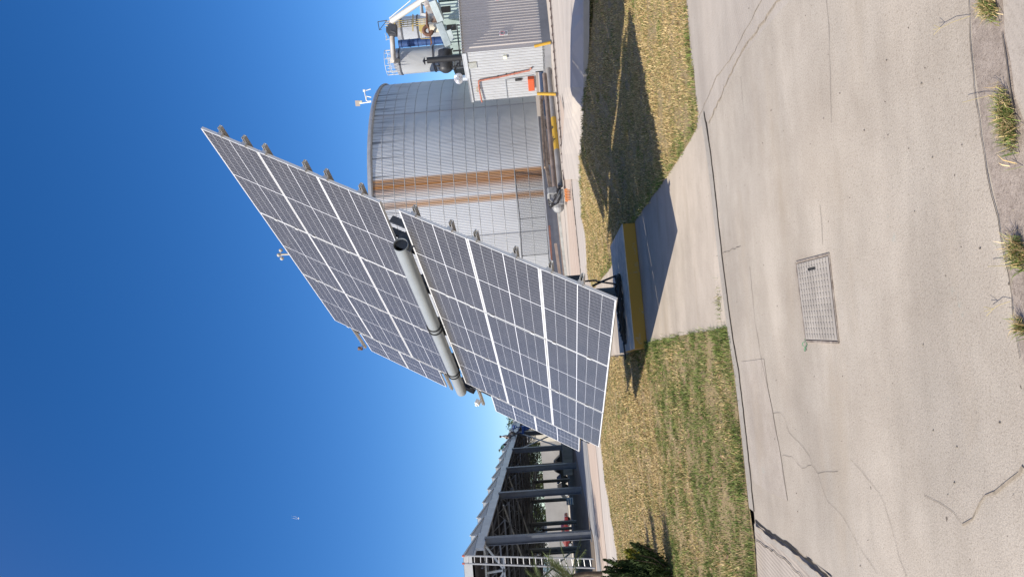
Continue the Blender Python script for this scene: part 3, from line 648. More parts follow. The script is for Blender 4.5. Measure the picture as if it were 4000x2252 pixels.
wb=blades('leaf_blade',*(lambda n_:(rng.normal(0,.09,n_),rng.normal(0,.04,n_),np.zeros(n_),.06*rng.uniform(.3,1.1,n_),np.full(n_,.004),colours(n_,.7)))(90),lean=1.2,cat=None,kind=None); wb.parent=wt_
if 'category' in wb: del wb['category']
# ================================================================== platform and big silo
def hz(Y): return 2000+F*PIT/_c+ROLL*(Y-1126)        # image row of the horizon
def ZAT(X,Y,d): return AT(X,Y,d).z
ux=V((.87,.49,0)).normalized(); uy=V((-.49,.87,0)).normalized()     # site grid
galv_lit=(.56,.57,.58)
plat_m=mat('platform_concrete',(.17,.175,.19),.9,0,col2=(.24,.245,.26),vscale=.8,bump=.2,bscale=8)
plate_edge=mat('pale_edge',(.55,.55,.54),.6,var=.1)
PA=AT(2150,1330,44.0); PB=AT(2136,840,47.5)
pz_=.92
plf=MB()
pfront=[V((-3.6,43.2,0)),V((12.3,52.2,0))]
b=MB(); a_,c_=pfront; dirp=(c_-a_).normalized(); nb_=V((-dirp.y,dirp.x,0))
def wallbox(mb,a,c,th,z0,z1):
    d=(c-a).normalized(); nn=V((-d.y,d.x,0)); mb.add([V((a.x,a.y,z0)),V((c.x,c.y,z0)),V((c.x,c.y,z0))+nn*th,V((a.x,a.y,z0))+nn*th,V((a.x,a.y,z1)),V((c.x,c.y,z1)),V((c.x,c.y,z1))+nn*th,V((a.x,a.y,z1))+nn*th],[(0,1,5,4),(1,2,6,5),(2,3,7,6),(3,0,4,7),(4,5,6,7),(3,2,1,0)]); return mb
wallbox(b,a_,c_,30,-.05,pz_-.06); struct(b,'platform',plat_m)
b=MB(); wallbox(b,a_-nb_*.03-dirp*.03,c_-nb_*.03,.4,pz_-.058,pz_+.02); struct(b,'platform_edge',plate_edge)
# silo
SC=V((6.35,62.0,0)); SR=11.3; zt=ZAT(1459,852,62.0-SR); 
SC=V((850,0,0)); _d=ray(2000,822); SC=V((_d.x/_d.y*62.0,62.0,0))
silo=thing('grain_silo','huge round corrugated grain silo with brown rust streaks behind the solar tracker','silo',(SC.x,SC.y,pz_))
# wall material
sm=corr('silo_sheet',(.47,.47,.475),'radial',2*math.pi/620,.011,rough=.42,metal=.4,var=0,vscale=.35,stretch=(1,1,.25),col2=(.57,.57,.575))
n=sm.node_tree; bs=n.nodes['Principled BSDF']; tc=N(n,'ShaderNodeTexCoord'); sp=N(n,'ShaderNodeSeparateXYZ'); n.links.new(tc.outputs['Object'],sp.inputs[0])
an_=N(n,'ShaderNodeMath',operation='ARCTAN2'); n.links.new(sp.outputs[1],an_.inputs[0]); n.links.new(sp.outputs[0],an_.inputs[1])
def mth(n,op,a,bv=None,c=None,clamp=False):
    x=N(n,'ShaderNodeMath',operation=op); x.use_clamp=clamp
    for i,vv in enumerate((a,bv,c)):
        if vv is None: continue
        if isinstance(vv,(int,float)): x.inputs[i].default_value=vv
        else: n.links.new(vv,x.inputs[i])
    return x.outputs[0]
def silo_ang(Y):                                       # azimuth on the wall seen at image column Y
    d=ray(2000,Y); dx,dy=d.x,d.y; l=math.hypot(dx,dy); dx/=l; dy/=l
    bq=dx*SC.x+dy*SC.y; cq=SC.x**2+SC.y**2-SR*SR; t=bq-math.sqrt(max(0,bq*bq-cq)); return math.atan2(t*dy-SC.y,t*dx-SC.x)
cur=bs.inputs['Base Color'].links[0].from_socket
nz=N(n,'ShaderNodeTexNoise'); nz.inputs['Scale'].default_value=1.0; nz.inputs['Detail'].default_value=6; mpz=N(n,'ShaderNodeMapping'); mpz.inputs['Scale'].default_value=(3.2,3.2,.12); n.links.new(tc.outputs['Object'],mpz.inputs[0]); n.links.new(mpz.outputs[0],nz.inputs['Vector'])
for Y0,hw,st,colr in ((690,.052,1.0,(.30,.12,.02)),(668,.02,.8,(.34,.15,.03)),(765,.026,.85,(.36,.16,.03)),(728,.02,.35,(.34,.2,.09))):
    a0=silo_ang(Y0); dd=mth(n,'DIVIDE',mth(n,'ABSOLUTE',mth(n,'SUBTRACT',an_.outputs[0],a0)),hw)
    f_=mth(n,'MULTIPLY',mth(n,'SUBTRACT',1.0,dd,clamp=True),mth(n,'MULTIPLY_ADD',nz.outputs['Fac'],4.0,-.8,clamp=True)); f_=mth(n,'MULTIPLY',mth(n,'POWER',f_,.5),st,clamp=True)
    mx_=N(n,'ShaderNodeMix',data_type='RGBA'); n.links.new(f_,mx_.inputs[0]); n.links.new(cur,mx_.inputs[6]); mx_.inputs[7].default_value=(*colr,1); cur=mx_.outputs[2]
# dark streaks running down from the eave, faint dark patches scattered over the wall
zrel=sp.outputs[2]; top_=zt-pz_
nf=N(n,'ShaderNodeTexNoise'); nf.inputs['Scale'].default_value=1.0; nf.inputs['Detail'].default_value=5; mf=N(n,'ShaderNodeMapping'); mf.inputs['Scale'].default_value=(5,5,.25); n.links.new(tc.outputs['Object'],mf.inputs[0]); n.links.new(mf.outputs[0],nf.inputs['Vector'])
st=mth(n,'MULTIPLY',mth(n,'MULTIPLY_ADD',zrel,.32,-.32*(top_-3.2),clamp=True),mth(n,'MULTIPLY_ADD',nf.outputs['Fac'],6,-2.9,clamp=True))
mx_=N(n,'ShaderNodeMix',data_type='RGBA'); n.links.new(st,mx_.inputs[0]); n.links.new(cur,mx_.inputs[6]); mx_.inputs[7].default_value=(.10,.10,.105,1); cur=mx_.outputs[2]
st2=mth(n,'MULTIPLY_ADD',nf.outputs['Fac'],7,-4.35,clamp=True)
mx_=N(n,'ShaderNodeMix',data_type='RGBA'); n.links.new(mth(n,'MULTIPLY',st2,.5),mx_.inputs[0]); n.links.new(cur,mx_.inputs[6]); mx_.inputs[7].default_value=(.2,.19,.19,1); cur=mx_.outputs[2]
n.links.new(cur,bs.inputs['Base Color'])
b=MB(); b.lathe((SC.x,SC.y,pz_),[(SR,0),(SR,zt-pz_)],240); b.build('wall',sm,silo,smooth=True)
seam=mat('ring_seam',(.33,.335,.34),.6,.3,var=.3,vscale=3)
zs_=[1.65+px*(62-SR)/F for px in (546,502,461,411,357,308,256,217,169,120,68,14,590)]
for z in zs_:
    b=MB(); b.lathe((SC.x,SC.y,z-.035),[(SR+.002,0),(SR+.015,.015),(SR+.015,.035),(SR+.002,.05)],200); b.build('ring_seam',seam,silo,smooth=True)
b=MB(); b.lathe((SC.x,SC.y,zt-.02),[(SR+.05,-.10),(SR+.14,0),(SR+.10,.12),(SR-.1,.3),(SR*.55,1.1),(.5,1.8),(0,1.9)],120); b.build('roof',mat('silo_roof',(.30,.31,.33),.5,.3,var=.15),silo,smooth=True)
for k in range(2):
    a0=-math.pi/2-.25+k*.9; b=MB(); p_=V((SC.x+math.cos(a0)*(SR+.01),SC.y+math.sin(a0)*(SR+.01),0)); b.obox(p_+V((0,0,(zt+pz_)/2)),(math.cos(a0),math.sin(a0),0),(-math.sin(a0),math.cos(a0),0),(0,0,1),.02,.02,(zt-pz_)/2); b.build('sheet_seam',mat('sheet_seam',(.34,.34,.35),.5,.3,var=.2) if k==0 else bpy.data.materials['sheet_seam'],silo)
# solar lamp and camera on the silo edge
d1=52.5; lroot=AT(1448,402,d1)
lp=thing('roof_lamp_post','small solar powered camera post standing on the silo roof edge','post',lroot)
wpaint=mat('white_paint',(.74,.74,.72),.5,0,var=.08,vscale=4)
def px(X,Y,d=d1): return AT(X,Y,d)
b=MB(); b.tube([px(1450,398),px(1405,404)],.045,8); b.build('pole',wpaint,lp)
b=MB(); b.tube([px(1450,380),px(1432,376),px(1431,392),px(1437,396),px(1450,394)],.04,8); b.tube([px(1431,392),px(1423,356),px(1448,348)],.04,8); b.build('camera_arm',wpaint,lp)
b=MB(); b.obox(px(1423,354),R_,D_,Fw,.09,.07,.08); b.build('camera',wpaint,lp,bevel=.02)
b=MB(); c_=px(1397,404); b.obox(c_,R_,(D_+Fw*.6),(Fw-D_*.6),.17,.21,.012); b.build('solar_panel',mat('panel_back',(.30,.26,.23),.7),lp)
b=MB(); b.obox(c_+R_*.22+D_*-.1,R_,D_,Fw,.11,.08,.08); b.build('battery_box',mat('cream_box',(.62,.60,.45),.6),lp)
# chain link gate and rail in front of the silo
fd=46.5
fence=thing('mesh_fence','dark framed chain link fence standing on the platform in front of the silo','fence',AT(2120,700,fd+3))
fm=mat('fence_tube',(.14,.145,.15),.5,.3,var=.2)
def fpt(X,Y): 
    # points on the plane just behind the platform edge
    d=ray(X,Y); n0=nb_; a0=pfront[0]+nb_*.8; t=(a0.x*n0.x+a0.y*n0.y)/(d.x*n0.x+d.y*n0.y); return V((d.x*t,d.y*t,d.z*t+H))
b=MB(); b.tube([fpt(1978,340),fpt(1990,480),fpt(2003,600),fpt(2030,850),fpt(2040,1010)],.035,8); b.build('top_rail',fm,fence)
for Y,X0,X1 in ((480,1992,2108),(545,2000,2112),(855,2030,2140),(1000,2038,2150)):
    b=MB(); b.tube([fpt(X0,Y+ (0)),fpt(X1,Y-9)],.03,8); b.build('post',fm,fence)
wm_,wn,wb_=newmat('chain_link'); wb_.inputs['Base Color'].default_value=(.12,.125,.13,1); wb_.inputs['Metallic'].default_value=.4
tc=N(wn,'ShaderNodeTexCoord'); sp=N(wn,'ShaderNodeSeparateXYZ'); wn.links.new(tc.outputs['Object'],sp.inputs[0])
uu=mth(wn,'ADD',mth(wn,'MULTIPLY',sp.outputs[0],ux.x*9),mth(wn,'MULTIPLY',sp.outputs[1],ux.y*9)); zz=mth(wn,'MULTIPLY',sp.outputs[2],9)
def ln(e): fr=mth(wn,'FRACT',e); return mth(wn,'LESS_THAN',fr,.15)
al=mth(wn,'MAXIMUM',ln(mth(wn,'ADD',uu,zz)),ln(mth(wn,'SUBTRACT',uu,zz))); wn.links.new(al,wb_.inputs['Alpha'])
b=MB(); 
for (Xa,Ya,Xb,Yb,Xc,Yc,Xd,Yd) in ((1992,480,2030,853,2140,846,2108,471),(2030,853,2038,1000,2150,992,2140,846)):
    b.add([fpt(Xa,Ya),fpt(Xb,Yb),fpt(Xc,Yc),fpt(Xd,Yd)],[(0,1,2,3)])
b.build('mesh_panel',wm_,fence)
# ================================================================== sheds on the right
c0=G(2136,180)                                     # front corner on the ground
c0=V((13.35,40.0,0)); 
def onray(Y,org,d):                                 # where the wall line org+d*s meets image column Y
    r=ray(2050,Y); s_=(org.x*r.y-org.y*r.x)/(d.y*r.x-d.x*r.y); return org+d*s_
cy=onray(185,V((0,41.5,0)),V((1,0,0))); corner=V((cy.x,cy.y,0))
pl0=.48; zt1=ZAT(1806,185,corner.y)
brown_sheet=corr('brown_sheet',(.40,.365,.345),'x',.30,.06,rough=.5,metal=.15,var=.12,vscale=.8,stretch=(1,1,.3),rot=-math.atan2(ux.y,ux.x))
white_sheet=corr('white_sheet',(.50,.515,.53),'y',.21,.05,rough=.5,metal=.1,var=.06,vscale=.8,rot=-math.atan2(ux.y,ux.x))
shed=thing('machinery_shed','corrugated machinery shed with a brown front and a bright white side wall','shed',corner)
wend=onray(283,corner,uy); Lw=(V((wend.x,wend.y,0))-corner).length
Lb=9.0
b=MB()                                              # real trapezoid ribs on the brown front
pitch=.235; k=0; s_=.30; prof=[]
while s_<Lb:
    prof += [(s_,0),(s_+.065,-.06),(s_+.09,-.06),(s_+.11,0)]; s_+=pitch
prof=[(.0,0)]+prof+[(Lb,0)]
zt2=zt1+.30
vs=[]; 
for s__,o in prof:
    p=corner+ux*s__+uy*o; zz_=zt1+(zt2-zt1)*s__/Lb; vs += [V((p.x,p.y,pl0)),V((p.x,p.y,zz_))]
b.add(vs,[(2*i,2*i+2,2*i+3,2*i+1) for i in range(len(prof)-1)])
sheetm=mat('brown_galvanised_sheet',(.52,.475,.44),.45,.1,var=.08,vscale=1.2,stretch=(1,1,.25))
b.build('front_wall',sheetm,shed)
b=MB(); q0=corner-uy*.012+ux*0; b.add([V((q0.x,q0.y,pl0)),V((q0.x,q0.y,zt1)),V((q0.x+ux.x*.34,q0.y+ux.y*.34,zt1)),V((q0.x+ux.x*.30,q0.y+ux.y*.30,pl0))],[(0,1,2,3)]); b.build('corner_flashing',sheetm,shed)
b=MB(); p1=corner+uy*Lw; b.add([V((corner.x,corner.y,pl0-.15)),V((p1.x,p1.y,pl0-.1)),V((p1.x,p1.y,zt1-.12)),V((corner.x,corner.y,zt1-.12))],[(0,1,2,3)]); b.build('side_wall',white_sheet,shed)
b=MB(); p2_=corner+ux*Lb; p3=p1+ux*Lb; 
b.add([V((corner.x,corner.y,zt1+.02))-ux*.1-uy*.2,V((p2_.x,p2_.y,zt2+.02))-uy*.2,V((p3.x,p3.y,zt2+.02)),V((p1.x,p1.y,zt1+.02))-ux*.1,],[(0,1,2,3)])
b.build('roof',mat('shed_roof',(.42,.43,.44),.5,.3,var=.1),shed)
b=MB(); b.bar(V((corner.x,corner.y,zt1-.06))-ux*.06,V((p1.x,p1.y,zt1-.06))-ux*.06,.05,.26); b.build('fascia',mat('grey_fascia',(.46,.48,.50),.5,.2,var=.1),shed)
# scalloped roof edge over the front
b=MB(); s_=.05
while s_<Lb:
    p=corner+ux*s_-uy*.14; zz_=zt1+(zt2-zt1)*s_/Lb; b.tube([p+V((0,0,zz_+.01)),p+uy*.5+V((0,0,zz_+.03))],.05,8); s_+=.235
b.build('roof_edge',bpy.data.materials['shed_roof'],shed)
# vents and box on the side wall
def sidept(X,Y,out=.02): p=onray(Y,corner-ux*out,uy); d=ray(X,Y); k=p.y/d.y; return V((p.x,p.y,d.z*k+H))
b=MB(); a1,a2=sidept(1829,233),sidept(1862,240); b.obox((a1+a2)/2,uy,(0,0,1),ux,.22,.24,.02)
b.build('louvre',mat('louvre',(.36,.34,.26),.6),shed)
lv=shed.children[-1]
b=MB()
for k in range(7): b.obox((a1+a2)/2-ux*.03+V((0,0,-.21+.07*k)),uy,(0,0,1),ux,.22,.012,.02)
b.build('slat',mat('slat',(.5,.53,.55),.5),[c for c in shed.children if c.name.startswith('louvre')][0])
b=MB(); a1=sidept(1972,213); b.obox(a1-ux*.06,uy,(0,0,1),ux,.11,.10,.07); b.build('light_box',mat('cream_lamp',(.66,.65,.52),.5),shed,bevel=.01)
# plinth under the shed
b=MB(); wallbox(b,corner+ux*Lb,corner,-3.0,-.05,pl0-.01) if False else wallbox(b,corner-uy*.15,corner+ux*Lb-uy*.15,3.2,-.05,pl0-.006); struct(b,'shed_plinth',plat_m)
# speed sign
sgp=onray(122,corner-uy*.075,ux); k=sgp.y/ray(1966,122).y; sz_=ray(1966,122).z*k+H; sc_=V((sgp.x,sgp.y,sz_))
sg=thing('speed_sign','white speed limit sign reading 10 on the brown corrugated front','sign',sc_)
b=MB(); b.obox(sc_,ux,(0,0,1),uy,.19,.26,.006); b.build('board',mat('sign_white',(.72,.71,.69),.5),sg)
b=MB(); cc=sc_+V((0,0,.07))-uy*.010
b.tube([cc+ux*math.cos(k*.196)*.145+V((0,0,math.sin(k*.196)*.145)) for k in range(32)],.013,6,closed=True); b.build('ring',mat('sign_red',(.42,.05,.05),.5),sg)
def text(s,size,loc,mt,parent,name='lettering',thick=.002,xd=ux):
    cu=bpy.data.curves.new(name,'FONT'); cu.body=s; cu.size=size; cu.align_x='CENTER'; cu.align_y='CENTER'; cu.extrude=thick; cu.offset=size*.012
    to=bpy.data.objects.new(name,cu); C.objects.link(to); dg=bpy.context.evaluated_depsgraph_get(); me=bpy.data.meshes.new_from_object(to.evaluated_get(dg)); bpy.data.objects.remove(to)
    me.materials.clear(); me.materials.append(mt); o=bpy.data.objects.new(name,me); C.objects.link(o); o.parent=parent
    y_=V((0,0,1)); z_=xd.cross(y_); r=Matrix((xd,y_,z_)).transposed().to_4x4(); o.matrix_local=Matrix.Translation(loc-ORG[parent.name])@r; return o
ink=mat('sign_black',(.03,.03,.03),.5)
text('10',.19,cc-uy*.006,ink,sg); text('km/h',.045,cc-uy*.006+V((0,0,-.095)),ink,sg); text('VELOCIDAD',.055,sc_-uy*.012+V((0,0,-.135)),ink,sg); text('MAXIMA',.055,sc_-uy*.012+V((0,0,-.20)),ink,sg)
sg2=copy_tree(sg); dd=onray(-14,corner-uy*.075,ux); sg2.location=V((dd.x,dd.y,sz_+.15)); sg2['label']='speed limit sign cut by the right edge of the view on the brown front'
# second low white volume with turbine vent, red box and pipe
c2=corner+uy*Lw+ux*.0; we=onray(378,c2,uy); L2w=(V((we.x,we.y,0))-V((c2.x,c2.y,0))).length
c2=V((c2.x,c2.y,0)); zb2=.95; zt3=ZAT(1833,330,(c2.y+we.y)/2)-.02
sh2=thing('annex_shed','narrow white corrugated annex beside the silo carrying a turbine vent','shed',c2)
b=MB(); e2=c2+uy*L2w; 
for p,q,nm in ((c2,e2,'side_wall'),(e2,e2+ux*3.5,'back_wall')):
    b=MB(); b.add([V((p.x,p.y,zb2)),V((q.x,q.y,zb2)),V((q.x,q.y,zt3)),V((p.x,p.y,zt3))],[(0,1,2,3)]); b.build(nm,white_sheet,sh2)
b=MB(); b.add([V((c2.x,c2.y,zt3+.02))-ux*.12,V((e2.x,e2.y,zt3+.02))-ux*.12+uy*.1,V((e2.x,e2.y,zt3+.02))+ux*3.5,V((c2.x,c2.y,zt3+.02))+ux*3.5],[(0,1,2,3)]); b.bar(V((c2.x,c2.y,zt3-.04))-ux*.06,V((e2.x,e2.y,zt3-.04))-ux*.06,.05,.16); b.build('roof',bpy.data.materials['shed_roof'],sh2)
b=MB(); dp=sidept(1980,304,.03); b.bar(sidept(1974,305,.03),sidept(2086,296,.03),.03,.05,ux); b.bar(sidept(1974,305,.03),sidept(1982,378,.03),.03,.05,ux); b.build('door_frame',mat('door_grey',(.25,.27,.29),.5),sh2)
b=MB(); q=sidept(2025,309,.05); b.obox(q,uy,(0,0,1),ux,.09,.20,.03); b.build('window',rubber,sh2)
tv=V((c2.x,c2.y,0))+uy*.5+ux*.5; tvz=zt3
turb=thing('turbine_vent','shiny round turbine ventilator on the annex roof','vent',(tv.x,tv.y,tvz))
chrome=mat('vent_aluminium',(.66,.66,.68),.3,.6)
b=MB(); b.tube([(tv.x,tv.y,tvz-.3),(tv.x,tv.y,tvz+.42)],.17,20); b.build('neck',chrome,turb,smooth=True)
b=MB()
for k in range(20):
    a=k*math.pi/10; pts=[]
    for j in range(9):
        t=math.pi*(.08+.84*j/8); r=.30*math.sin(t); pts.append(V((tv.x+r*math.cos(a+j*.06),tv.y+r*math.sin(a+j*.06),tvz+.62+.26*math.cos(t))))
    b.tube(pts,.034,5)
b.build('blade',chrome,turb,smooth=True)
b=MB(); b.tube([(tv.x,tv.y,tvz+.86),(tv.x,tv.y,tvz+.90)],.12,16); b.build('cap',chrome,turb)
redm=mat('red_paint',(.50,.09,.03),.5,var=.1); rustp=mat('red_pipe_paint',(.34,.13,.09),.7,0,var=.3,vscale=6)
rbx=thing('fire_hose_box','orange red hose cabinet at the foot of the annex wall','cabinet',sidept(2086,326,.2))
a1,a2=sidept(2064,306,.12),sidept(2086,350,.12); 
b=MB(); q=(a1+a2)/2; b.obox(q,uy,(0,0,1),ux,.48,.19,.16); b.build('cabinet',redm,rbx,bevel=.015)
b=MB(); b.obox(q-ux*.17,uy,(0,0,1),ux,.42,.15,.008); b.build('door',redm,rbx)
rp=thing('fire_pipe','red fire water pipe climbing the white wall with a bracket arm at the top','pipe',sidept(2075,275,.1))
b=MB(); b.tube([sidept(2076,268,.12),sidept(2068,277,.12),sidept(1950,292,.12),sidept(1868,300,.12)],.055,10); b.build('riser',rustp,rp,smooth=True)
b=MB(); b.tube([sidept(1868,300,.12),sidept(1870,330,.16),sidept(1880,378,.2),sidept(1882,384,.2)],.05,10); b.build('arm',rustp,rp,smooth=True)
b=MB()
for X,Y in ((1945,291),(1977,286),(2010,283)): b.obox(sidept(X,Y,.06),uy,(0,0,1),ux,.07,.03,.06)
b.build('clamp',rubber,rp)
b=MB(); b.tube([sidept(1866,324,.2),sidept(1862,324,.2),sidept(1862,340,.2),sidept(1868,342,.2)],.03,8); b.build('valve',mat('brass',(.4,.33,.2),.5,.3),rp)
# yellow bollards
yb=mat('bollard_yellow',(.50,.29,.03),.6,0,var=.1,vscale=5)
def bollard(Xb,Yb,Xt,Yt,d,lab):
    p=AT(Xb,Yb,d); q=AT(Xt,Yt,d); t=thing('bollard',lab,'bollard',(p.x,p.y,0),'yellow bollards by the shed and pipes')
    b=MB(); b.tube([(p.x,p.y,-.05),V((q.x,q.y,q.z))],.085,16); b.build('post',yb,t,smooth=True); b=MB(); b.tube([(p.x,p.y,0),(p.x,p.y,.04)],.14,16); b.build('foot',steel_dk,t)
bollard(2143,166,2087,181,40.0,'leaning yellow bollard at the corner of the brown shed')
bollard(2157,370,2098,366,38.6,'upright yellow bollard in front of the pipe stack')
# ================================================================== pipes and timber along the platform
rusty=mat('rusty_pipe',(.16,.12,.10),.75,.1,col2=(.30,.235,.20),vscale=1.2,stretch=(1,1,1),thr=(.35,.65))
rusty2=mat('grey_pipe',(.20,.19,.185),.65,.1,col2=(.33,.31,.29),vscale=.9)
wood=mat('old_timber',(.17,.12,.085),.9,0,col2=(.36,.28,.21),vscale=2.5,thr=(.35,.65))
def lpt(X,Y,r=0,dd=0): 
    # point at height r above the ground
    return G(X,Y,r)
def pipe(name,X0,Y0,X1,Y1,z,r,mt,lab,cat='pipe',group=None,n_=18):
    a=AT(X0,Y0,z[0]); c=AT(X1,Y1,z[1]); b=MB(); b.tube([a,c],r,n_,caps=False); d=(c-a).normalized(); b.tube([c,a],r*.86,n_,caps=False)
    x=d.cross(V((0,0,1))).normalized(); y=d.cross(x)
    for p_ in (a,c):
        o_=[p_+(x*math.cos(6.2832*k/n_)+y*math.sin(6.2832*k/n_))*r_ for r_ in (r,r*.86) for k in range(n_)]; b.add(o_,[(k,(k+1)%n_,n_+(k+1)%n_,n_+k) for k in range(n_)])
    o=b.build(name,mt,smooth=True,org=(a+c)/2); tag(o,lab,cat,group); return o
gp_='steel pipes lying along the platform'
fp=pipe('steel_pipe',2143,270,2189,728,(42.3,38.5),.145,rusty2,'front steel pipe of the stack, running behind the bollard','pipe',gp_)
pipe('steel_pipe',2127,290,2174,800,(43.0,38.9),.135,rusty,'rear brown steel pipe resting higher than the front one','pipe',gp_)
b=MB(); e0,e1=AT(2143,270,42.3),AT(2189,728,38.5); a_=e0.lerp(e1,.44); c_=e0.lerp(e1,.71); b.tube([a_,c_],.152,20); o=b.build('yellow_sleeve',mat('chipped_yellow',(.03,.028,.02),.6,0,col2=(.48,.29,.03),vscale=2.2,thr=(.40,.42)),smooth=True,org=a_); tag(o,'yellow painted pipe section with chipped patches at the front of the stack','pipe')
def plank(X0,Y0,X1,Y1,z0,z1,w_,h_,lab,mt=wood,name='timber_plank',cat='plank',group='weathered planks stacked against the platform'):
    dp_=lambda Y: 43.4-(Y-280)*.0075 if Y<800 else 40.6
    a=AT(X0,Y0,dp_(Y0)); c=AT(X1,Y1,dp_(Y1)); b=MB(); b.bar(a,c,w_*.8,h_*.8); o=b.build(name,mt,org=(a+c)/2,bevel=.01); tag(o,lab,cat,group)
plank(2158,235,2112,415,.12,1.0,.22,.14,'long plank propped steeply over the pipes')
plank(2110,378,2128,655,.72,.72,.25,.12,'thin plank uppermost behind the pipes, beside the silo edge')
plank(2118,400,2140,690,.66,.66,.22,.16,'split plank lying below the uppermost plank')
plank(2126,490,2146,640,.66,.66,.25,.14,'pale plank in the middle of the timber pile')
plank(2130,470,2140,500,.72,.72,.22,.2,'short thick timber block at the middle of the pile')
plank(2142,690,2146,790,.62,.62,.16,.05,'narrow grey batten sticking out at the left of the pile')
plank(2135,650,2152,740,.5,.5,.2,.25,'dark stubby beam end behind the engine scrap')
plank(2146,880,2160,1090,.85,.25,.14,.12,'reddish steel angle leaning down from the platform',mat('red_oxide',(.17,.07,.05),.8,var=.3),'steel_angle','steel angle','long steel sections lying left of the pipes')
plank(2180,815,2216,1120,.12,.12,.30,.18,'pale steel channel lying at the road edge',mat('pale_channel',(.40,.40,.37),.6,0,var=.2),'steel_channel','steel channel','long steel sections lying left of the pipes')
plank(2176,800,2206,1110,.25,.25,.2,.12,'dark steel channel lying behind the pale one',rusty,'steel_channel','steel channel','long steel sections lying left of the pipes')
plank(2170,950,2192,1110,.45,.4,.2,.2,'rusty box section on top of the dark channel',rusty,'steel_channel','steel channel','long steel sections lying left of the pipes')
# engine scrap heap with an orange spring
eg=G(2208,770,.0); en=thing('scrap_engine','scrap engine with hoses and a grey casing dumped at the pipe ends','engine',eg)
b=MB(); c_=eg+V((0,.2,.45)); b.obox(c_,(1,.1,0),(-.1,1,0),(0,0,1),.42,.35,.38); b.ell(c_+V((-.45,-.1,-.05)),.34,.3,.32,14,8); b.obox(c_+V((.35,-.2,.2)),(1,.3,0),(-.3,1,0),(0,0,1),.2,.2,.25); b.build('block',mat('engine_grey',(.16,.16,.165),.6,.3,col2=(.36,.37,.37),vscale=2.5),en,smooth=False,bevel=.05)
b=MB()
for k in range(7): a=k*.9; b.tube([c_+V((math.cos(a+j*.5)*(.34+.05*k%3),-.35+.1*math.sin(j),.1+.35*math.sin(a*.7+j*.5))) for j in range(8)],.025,6)
b.build('hose',rubber,en,smooth=True)
b=MB(); b.obox(c_+V((.1,-.3,.42)),(1,0,0),(0,1,0),(0,0,1),.13,.10,.06); b.build('cover',mat('scrap_plastic',(.4,.4,.38),.6),en,bevel=.02)
spg=G(2228,758,.0); b=MB(); pts=[spg+V((-.3+.009*t,.11*math.cos(t*.8),.13+.11*math.sin(t*.8))) for t in range(60)]; b.tube(pts,.025,8)
o=b.build('coil_spring',mat('orange_spring',(.55,.20,.06),.6),smooth=True,org=spg); tag(o,'orange coil spring on the road beside the scrap engine','spring')
# ================================================================== plant behind the sheds
def cyl(parent,name,X0,X1,Yc,rpx,d,mt,Yc1=None,seg=40,prof=None):
    """upright round part between image rows X0 (top) and X1 (bottom) at depth d"""
    p=AT(X1,Yc1 if Yc1 is not None else Yc,d); q=AT(X0,Yc,d); r=rpx*d/F; b=MB()
    if prof: b.lathe((p.x,p.y,p.z),[(r*a,(q.z-p.z)*h_) for a,h_ in prof],seg)
    else: b.tube([(p.x,p.y,p.z),(p.x,p.y,q.z)],r,seg)
    return b.build(name,mt,parent,smooth=True)
tw_m=corr('tower_sheet',(.56,.575,.59),'radial',2*math.pi/70,.02,rough=.45,metal=.3,var=.08,vscale=.5,stretch=(1,1,.3))
seam2=mat('tower_seam',(.10,.10,.11),.6,.2)
def tower(Yc,rpx,X0,X1,d,lab,group='round steel bins behind the sheds'):
    p=AT(2030,Yc-.085*440,d); r=rpx*d/F; base=V((p.x,p.y,0)); t=thing('steel_bin',lab,'grain bin',base,group); zt_=AT(X0,Yc,d).z
    b=MB(); b.lathe((p.x,p.y,0),[(r,0),(r,zt_)],64); b.build('wall',tw_m,t,smooth=True)
    for X in X1:
        z=AT(X,Yc,d).z; b=MB(); b.lathe((p.x,p.y,z),[(r,0),(r+.06,.02),(r+.06,.14),(r,.16)],48); b.build('ring',seam2,t,smooth=True)
    b=MB(); b.lathe((p.x,p.y,zt_),[(r+.04,-.25),(r+.04,.05),(r*.5,.35),(0,.5)],48); b.build('roof',bpy.data.materials['silo_roof'],t,smooth=True)
    return t,p,r,zt_
bA,pA,rA,zA=tower(236,49,1556,(1702,1570),66,'pale round steel bin with a railed roof, nearest the big silo')
bB,pB,rB,zB=tower(113,50,1562,(1578,1640),71,'darker round steel bin behind the yellow ladders at the far right')
white_t=mat('white_tube',(.52,.51,.48),.5,.1,col2=(.50,.42,.33),vscale=.6,thr=(.55,.85))
rustm=mat('rust_brown',(.15,.075,.05),.8,0,var=.4,vscale=3)
rail_w=mat('handrail_white',(.55,.55,.53),.5); rail_y=mat('handrail_yellow',(.52,.40,.14),.5)
# railing round bin A
rl_=thing('roof_railing','white guard rail cage around the roof of the pale steel bin','railing',(pA.x,pA.y,zA))
for k in range(12):
    a=k*math.pi/6; p=V((pA.x+math.cos(a)*rA*.97,pA.y+math.sin(a)*rA*.97,zA)); b=MB(); b.tube([p,p+V((0,0,1.1))],.025,6); b.build('post',rail_w,rl_)
for h_ in (.55,1.08): b=MB(); b.tube([V((pA.x+math.cos(k*.2618)*rA*.97,pA.y+math.sin(k*.2618)*rA*.97,zA+h_)) for k in range(24)],.022,6,closed=True); b.build('rail',rail_w,rl_)
b=MB(); 
for Y in (225,245,265,280): b.tube([AT(1552,Y,64.5),AT(1510+ (Y-225)*.1,Y+2,64.5)],.03,6)
b.tube([AT(1511,222,64.5),AT(1530,283,64.5)],.03,6); b.tube([AT(1530,283,64.5),AT(1562,280,64.5)],.03,6); b.build('ladder_hoop',rail_w,rl_)
